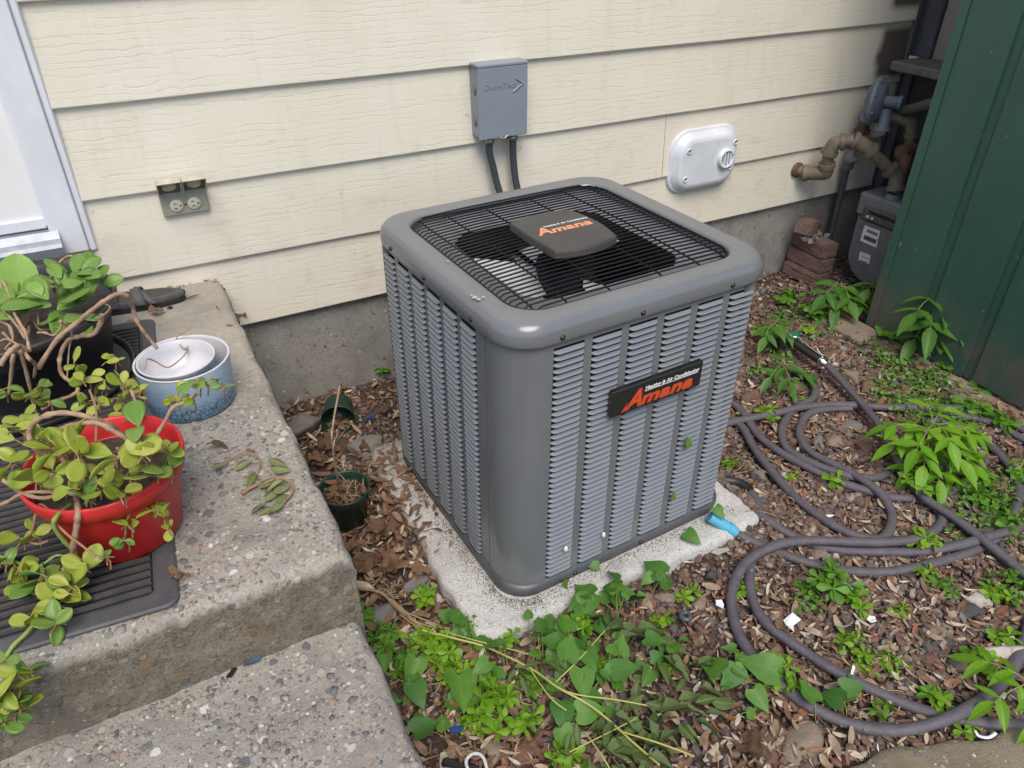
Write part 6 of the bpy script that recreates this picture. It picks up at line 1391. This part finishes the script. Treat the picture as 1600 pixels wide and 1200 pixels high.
# ================================================================== SANDAL
sd = thing('sandal', 'dark grey strappy sandal lying against the siding by the black pot', 'sandal', (.095, -.098, .542), -.14)
def sole(k, z): 
    out = []
    for i in range(40):
        a = 2 * PI * i / 40; x = .14 * math.cos(a); w = .044 + .008 * (-math.cos(a)) - .006 * math.exp(-((x - .01) / .05) ** 2); out.append(Vector((x * k, w * math.sin(a) * k, z)))
    return out
MB().loft([sole(.97, 0), sole(1.0, .004), sole(1.0, .014), sole(.99, .016)], cap0=True, cap1=True).build('outsole', M['blackpot'], sd, True)
MB().loft([sole(1.0, .0165), sole(1.02, .020), sole(1.02, .030), sole(.97, .034)], cap0=True, cap1=True).build('midsole', M['sandal'], sd, True)
MB().loft([sole(.84, .0342), sole(.80, .0355), sole(.5, .0350)], cap1=True).build('footbed', M['sandalbed'], sd, True)
def strap(name, x0, x1, h, w, y0=-.048, y1=.048, mat='sandal'):
    L = []
    for i in range(13):
        t = i / 12; a = PI * t; y = (y0 + y1) / 2 + (y0 - y1) / 2 * math.cos(a); x = x0 + (x1 - x0) * t; z = .024 + h * math.sin(a) ** .8
        L.append([Vector((x - w / 2, y, z)), Vector((x + w / 2, y, z - .002)), Vector((x + w / 2, y * .95, z - .005)), Vector((x - w / 2, y * .95, z - .003))])
    MB().loft(L, True, True).build(name, M[mat], sd, True)
strap('strap', .020, .000, .026, .030); strap('strap', -.055, -.065, .034, .036); strap('heel_strap', .055, -.005, .020, .022, -.047, .050)
strap('buckle_strap', .008, .018, .030, .018, -.02, .045, 'matedge')

# ================================================================== DARK GREEN NURSERY POTS IN THE GAP
gc = Vector((.490, -.700, .004))
g1, _ = pot('nursery_pot', 'upright dark green nursery pot of dry twigs beside the landing', gc, [(0, 0), (.052, 0), (.055, .004), (.066, .092), (.070, .093), (.075, .126), (.0765, .130), (.074, .132), (.071, .128), (.067, .10), (.064, .085)], M['greenpot'], 32, None, 'dark green nursery pots')
MB().lathe([(.067, .100), (.035, .106), (0, .104)], 20, Matrix.Translation(gc)).build('soil', M['potsoil'], g1)
dp = thing('dead_plant', 'dry bare twigs and mulch filling the upright green pot', 'plant', (gc.x, gc.y, .1))
tp = MB()
for k in range(16):
    a = random.uniform(0, 2 * PI); r = random.uniform(.0, .05); b = gc + Vector((r * math.cos(a), r * math.sin(a), .104)); e = b + Vector((random.uniform(-.05, .05), random.uniform(-.05, .05), random.uniform(.004, .05))); tp.tube([b, b.lerp(e, .5) + Vector((0, 0, .01)), e], .0014, 5, False)
tp.build('twig', M['stem'], dp)
MB().tube(catmull([gc + Vector((-.015, .0, .10)), G(520, 700, .22), G(521, 660, .30), G(528, 620, .36), G(531, 604, .385)], 6), .0016, 5).build('stem', M['straw'], dp)
MB().tube(catmull([gc + Vector((-.008, .0, .10)), G(522, 710, .20), G(527, 680, .25), G(526, 672, .265)], 6), .0013, 5).build('stem', M['straw'], dp)
rgx = np.random.default_rng(8); npk = 60; aa = rgx.uniform(0, 6.28, npk); rr2 = .058 * np.sqrt(rgx.random(npk))
put('mulch', scatter('mulch', *chip_templates(8, 12), np.stack([gc.x + rr2 * np.cos(aa), gc.y + rr2 * np.sin(aa), gc.z + .108 + rgx.random(npk) * .012], 1), rgx.uniform(.02, .05, npk), M['deadleaf'], 4, .5, True), dp)
mouth = Vector((.598, -.262, .052)); dirv = Vector((.035, .11, -.005)).normalized()
g2, _ = pot('nursery_pot', 'tipped over dark green nursery pot with its mouth toward the viewer', mouth, [(.048, .100), (.050, .098), (.054, .03), (.056, .028), (.059, .002), (.060, 0), (.0575, -.001), (.0555, .004), (.052, .03), (.046, .092), (0, .094)], M['greenpot'], 32, Vector((0, 0, 1)).rotation_difference(dirv).to_matrix().to_4x4(), 'dark green nursery pots')
MX = Matrix.Translation(mouth) @ Vector((0, 0, 1)).rotation_difference(dirv).to_matrix().to_4x4(); MB().lathe([(.0, .100), (.048, .100)], 24, MX).build('pot_bottom', M['greenpot'], g2)
rgx = np.random.default_rng(18); npk = 26
put('spilled_soil', scatter('spilled_soil', *chip_templates(8, 13), np.stack([rgx.uniform(.565, .635, npk), rgx.uniform(-.27, -.20, npk), rgx.uniform(.014, .034, npk)], 1), rgx.uniform(.02, .045, npk), M['deadleaf'], 5, .4, True), g2)

# ================================================================== GARDEN HOSE
gh_ = thing('garden_hose', 'dark fabric garden hose lying in loose coils with a black spray nozzle', 'hose', (2.0, -1.2, 0))
HR = .0144
runs = [
    ([(1292, 570), (1330, 612), (1372, 662), (1395, 705), (1415, 742), (1445, 778), (1490, 808), (1545, 850), (1610, 905)], [.045, .035, .045, .045, .04, .04, .042, .040, .03]),
    ([(1128, 663), (1165, 655), (1205, 647), (1250, 637), (1300, 632), (1345, 634), (1400, 637), (1460, 636), (1510, 640), (1560, 655), (1610, 676)], [.016, .020, .026, .024, .018, .022, .018, .018, .018, .018, .018]),
    ([(1240, 578), (1262, 590), (1273, 606), (1270, 622), (1250, 634), (1232, 650), (1222, 670), (1226, 695), (1245, 712), (1280, 728), (1320, 742), (1352, 747), (1380, 743), (1395, 728)], [.014, .014, .014, .014, .012, .013, .015, .015, .016, .018, .020, .020, .016, .014]),
    ([(1330, 638), (1288, 640), (1262, 648), (1250, 668), (1253, 690), (1272, 710), (1308, 728), (1348, 750), (1378, 774), (1393, 802), (1390, 828), (1375, 845)], [.012, .012, .014, .014, .014, .016, .022, .030, .026, .018, .014, .012]),
    ([(1148, 632), (1163, 648), (1185, 680), (1218, 706), (1258, 728), (1308, 752), (1352, 766), (1400, 778), (1445, 776), (1490, 765), (1520, 742), (1540, 720)], [.013, .012, .014, .014, .015, .014, .014, .014, .014, .014, .014, .014]),
    ([(1140, 655), (1160, 668), (1178, 700), (1202, 732), (1240, 775), (1285, 810), (1325, 832), (1365, 842), (1400, 846)], [.013, .013, .014, .014, .014, .015, .014, .012, .012]),
    ([(1128, 750), (1152, 754), (1172, 768), (1186, 793), (1191, 822), (1184, 848), (1175, 875), (1171, 905), (1176, 938), (1196, 972), (1245, 1010), (1308, 1050), (1368, 1080), (1422, 1103), (1475, 1120), (1530, 1128), (1615, 1136)], [.018, .018, .016, .014, .013, .013, .013, .014, .014, .014, .014, .014, .014, .013, .013, .014, .014]),
    ([(1470, 800), (1472, 815), (1455, 832), (1425, 843), (1380, 847), (1320, 846), (1258, 845), (1212, 852), (1170, 875), (1147, 910), (1143, 950), (1158, 998), (1192, 1045), (1248, 1092), (1308, 1124), (1370, 1140), (1430, 1138), (1498, 1115), (1553, 1080), (1580, 1048), (1597, 1010), (1612, 965)], [.02, .02, .024, .034, .038, .038, .038, .038, .034, .024, .016, .014, .014, .014, .014, .014, .022, .036, .024, .016, .014, .014]),
    ([(1122, 815), (1160, 838), (1200, 856), (1258, 878), (1325, 892), (1390, 893), (1450, 882), (1510, 865), (1552, 843), (1580, 806), (1592, 770), (1583, 738), (1560, 708), (1530, 682), (1505, 668), (1470, 660)], [.07, .030, .015, .014, .014, .014, .014, .014, .016, .016, .014, .014, .014, .014, .014, .014]),
    ([(1126, 762), (1150, 780), (1185, 803), (1222, 828), (1262, 848), (1318, 860), (1380, 862), (1440, 862), (1505, 850), (1560, 834), (1615, 820)], [.022, .026, .032, .028, .014, .013, .013, .014, .030, .030, .024]),
    ([(1445, 662), (1470, 655), (1500, 650), (1540, 658), (1580, 676), (1615, 695)], [.014, .015, .016, .016, .016, .016]),
]
hm = MB(); ends = {}
for k, (pts, zs) in enumerate(runs):
    P_ = catmull([gz(px, py, z + .004) for (px, py), z in zip(pts, zs)], 8); ends[k] = P_
    hm.tube(P_, [HR * (1 + .05 * math.sin(i * .37 + k) + .03 * math.sin(i * 1.13 + 2 * k)) for i in range(len(P_))], 12, True, .86)
hm.build('hose_tube', M['hose'], gh_)
# ridged whip end beside the unit
mb = MB(); P_ = ends[6][2:18]
for i in range(0, len(P_) - 1): mb.tube([P_[i].lerp(P_[i + 1], .2), P_[i].lerp(P_[i + 1], .7)], HR * 1.12, 12)
mb.build('ribbed_sleeve', M['black'], gh_)
P_ = ends[8]; dv = (P_[0] - P_[3]).normalized(); e = P_[0]
mb = MB(); mb.tube([P_[6], P_[4], P_[1], e, e + dv * .03], [.0165, .0175, .0175, .0165, .0165], 14); mb.tube([P_[5] , P_[4] + dv * .004], .0195, 14); mb.build('connector', M['teal'], gh_)
# nozzle
n0 = ends[0][0]; n1 = gz(1240, 535, .062); n2 = gz(1222, 530, .062); nd = (n1 - n0).normalized()
noz = MB(); noz.tube([n0 + nd * .030, n0.lerp(n1, .35), n0.lerp(n1, .7), n1], [.0165, .0175, .0165, .0175], 14); noz.tube([n1, n1.lerp(n2, .5), n2], [.0175, .018, .019], 14); nz_ = noz.build('nozzle', M['black'], gh_)
MB().tube([n0 - nd * .012, n0 + nd * .010, n0 + nd * .012, n0 + nd * .032], [.0105, .0115, .0165, .0175], 14).build('swivel_coupling', M['chrome'], nz_)
hd0 = n2; hdv = (gz(1200, 545, .055) - n2).normalized()
MB().tube([hd0, hd0 + hdv * .012, hd0 + hdv * .028], [.020, .029, .031], 18).build('pattern_dial', M['nozgreen'], nz_)
MB().tube([hd0 + hdv * .0285, hd0 + hdv * .050], [.030, .027], 18).build('spray_face', M['black'], nz_)
MB().tube([hd0 + hdv * .006, hd0 + hdv * .011], [.027, .031], 18).build('dial_ring', M['chrome'], nz_)
kb = gz(1241, 524, .095); MB().lathe([(.014, -.012), (.020, -.004), (.0235, .003), (.0225, .006), (.0185, .006)], 18, Matrix.Translation(kb)).build('flow_knob', M['chrome'], nz_); MB().lathe([(.0186, .0062), (.0, .007)], 16, Matrix.Translation(kb)).build('knob_inset', M['nozgreen'], nz_)
MB().tube([kb + Vector((.012, -.01, -.004)), n0.lerp(n1, .55) + Vector((0, 0, .024)), n0.lerp(n1, .2) + Vector((0, 0, .022)), n0 + nd * .025 + Vector((0, 0, .017))], .003, 6).build('grip_trim', M['chrome'], nz_)

# ================================================================== SMALL LITTER WITH A LOOK OF ITS OWN
def scrap(name, label, cat, px, py, pts, mat, z=.02, s=1.0, curl=.15):
    c = gz(px, py, z); mb = MB(); V_ = [Vector((c.x + x * s, c.y + y * s, z + curl * (x * x + y * .4 * x) * 6 * s + random.uniform(0, .004))) for x, y in pts]
    mb.add(V_ + [v - Vector((0, 0, .0012)) for v in V_], [tuple(range(len(V_))), tuple(range(2 * len(V_) - 1, len(V_) - 1, -1))]); return tag(mb.build(name, mat), label, cat)
scrap('paper_scrap', 'torn white plastic scrap half under the bright weed by the steps', 'scrap', 662, 995, [(-.03, .02), (.0, .025), (.012, .008), (.035, .012), (.03, -.012), (-.005, -.02), (-.022, -.008)], M['paper'], .03)
scrap('paper_scrap', 'torn white paper bit inside the big hose loop', 'scrap', 1238, 970, [(-.02, .012), (.018, .018), (.022, -.008), (-.008, -.012), (-.024, -.028), (-.026, -.004)], M['paper'], .03)
scrap('paper_scrap', 'thick white chip at the front right edge of the pad', 'scrap', 1126, 862, [(-.028, .008), (-.01, .014), (.026, .0), (.024, -.010), (-.018, -.008)], M['palestone'], .03, 1, .3)
scrap('paper_scrap', 'white star shaped scrap left of the hose loop', 'scrap', 1124, 944, [(-.012, .0), (.0, .014), (.014, .008), (.010, -.006), (.0, -.016)], M['paper'], .025)
scrap('paper_scrap', 'white pebble like flake near the small lime weed in the hose loop', 'scrap', 1362, 968, [(-.012, .006), (.004, .012), (.014, .002), (.006, -.010), (-.010, -.006)], M['paper'], .028)
scrap('paper_scrap', 'white sliver on the hose running down to the left loops', 'scrap', 1295, 806, [(-.018, .006), (.0, .006), (.018, -.006), (.0, -.006)], M['paper'], .025)
scrap('paper_scrap', 'white strip on the lower hose run', 'scrap', 1331, 1047, [(-.012, -.006), (.012, .008), (.014, .002), (-.010, -.012)], M['paper'], .035)
scrap('plastic_shard', 'broken dark plastic clip at the front edge of the pad', 'plastic piece', 998, 932, [(-.03, .01), (.0, .022), (.024, .012), (.012, -.012), (-.012, -.006), (-.022, -.022)], M['black'], .035)
t = thing('plastic_ring', 'small black rubber ring lying on gravel in front of the pad', 'ring', tuple(gz(1071, 964, .02)))
q = gz(1071, 964, .022); MB().lathe([(.006, .0), (.016, -.001), (.0185, .004), (.016, .009), (.008, .010), (.006, .006)], 20, Matrix.Translation(q), True, 0, False).build('rubber', M['acdark'], t)
q = gz(722, 1202, .012)
t = thing('black_case', 'black plastic case end lying beside the lower step at the bottom edge', 'case', tuple(q))
MB().box((-.045, -.012, 0), (.045, .012, .016), .006, Matrix.Translation(q) @ Matrix.Rotation(-.75, 4, 'Z')).build('shell', M['black'], t)
t = thing('rope_loop', 'loop of white braided cord sticking up at the bottom edge', 'cord', tuple(gz(745, 1190, .02)))
MB().tube(catmull([gz(737, 1215, .03), gz(728, 1192, .04), gz(735, 1180, .045), gz(748, 1178, .045), gz(757, 1188, .04), gz(762, 1210, .03)], 6), .0038, 8).build('braid', M['cord'], t)
scrap('wrapper', 'crumpled blue wrapper pieces below the broad bindweed leaf', 'wrapper', 714, 1140, [(-.016, .01), (.0, .012), (.014, .0), (.008, -.010), (-.012, -.004)], M['bluetrash'], .025)
scrap('wrapper', 'tiny blue wrapper scrap beside the tipped green pot', 'wrapper', 578, 652, [(-.014, .006), (.0, .010), (.014, .002), (.006, -.008), (-.010, -.006)], M['bluetrash'], .03)
scrap('glass_shard', 'glossy dark curved shard on the lower step against the riser', 'shard', 397, 1028, [(-.020, -.014), (-.010, .010), (.014, .022), (.020, .010), (.008, -.012)], M['glassy'], .368, 1.1, 1.2)
scrap('glass_shard', 'small black shard beside the glossy curved shard', 'shard', 362, 1052, [(-.012, -.006), (.004, .010), (.012, .006), (-.002, -.010)], M['black'], .366, 1, .4)
scrap('bark_bit', 'dark sliver of bark on the back of the landing', 'bark', 300, 464, [(-.022, -.006), (.0, .004), (.022, .008), (.020, .003), (-.004, -.005)], M['darkstone'], .545)
scrap('bark_bit', 'black crumb on the landing right of the sandal', 'bark', 265, 481, [(-.010, .0), (.0, .008), (.010, .004), (.004, -.008)], M['black'], .545)
t = thing('white_stick', 'tiny white golf tee like stick in the big hose loop', 'stick', tuple(gz(1328, 918, .02)))
MB().tube([gz(1318, 908, .03), gz(1330, 918, .03), gz(1336, 926, .028), gz(1338, 929, .028)], [.0018, .002, .003, .0055], 8).build('shaft', M['paper'], t)
t = thing('white_strap', 'curled white strip under the thick hose near the path edge', 'strip', tuple(gz(1540, 1150, .02)))
MB().tube(catmull([gz(1523, 1142, .022), gz(1530, 1150, .022), gz(1545, 1152, .022), gz(1556, 1145, .022)], 5), .004, 6, True, .4).build('strip', M['paper'], t)
t = thing('bird_dropping', 'pale dried droppings spotted on the rim of the air conditioner', 'dropping', (ACX, ACY, 0))
dr = MB()
for (px, py, r) in ((742, 464, .006), (748, 467, .005), (755, 464, .004), (700, 463 - 55, .003), (737, 461, .003)):
    dr.lathe([(r, -.0006), (r * .8, .001), (0, .0013)], 10, Matrix.Translation(gz(px, py, .8622)))
dr.build('speck', M['palestone'], t)
for (px, py, lab) in ((884, 858, 'white fluff stuck between louvers in the first column'), (943, 836, 'white cocoon hanging between louvers in the second column')):
    p = wy(px, py, ACY + .01); p = wy(px, py, ACY + math.tan(TH) * (p.x - ACX) - .003); t = thing('white_fluff', lab, 'fluff', tuple(p))
    MB().lathe([(0, -.010), (.004, -.006), (.005, 0), (.0035, .008), (0, .011)], 8, Matrix.Translation(p), True, .2).build('tuft', M['paper'], t)
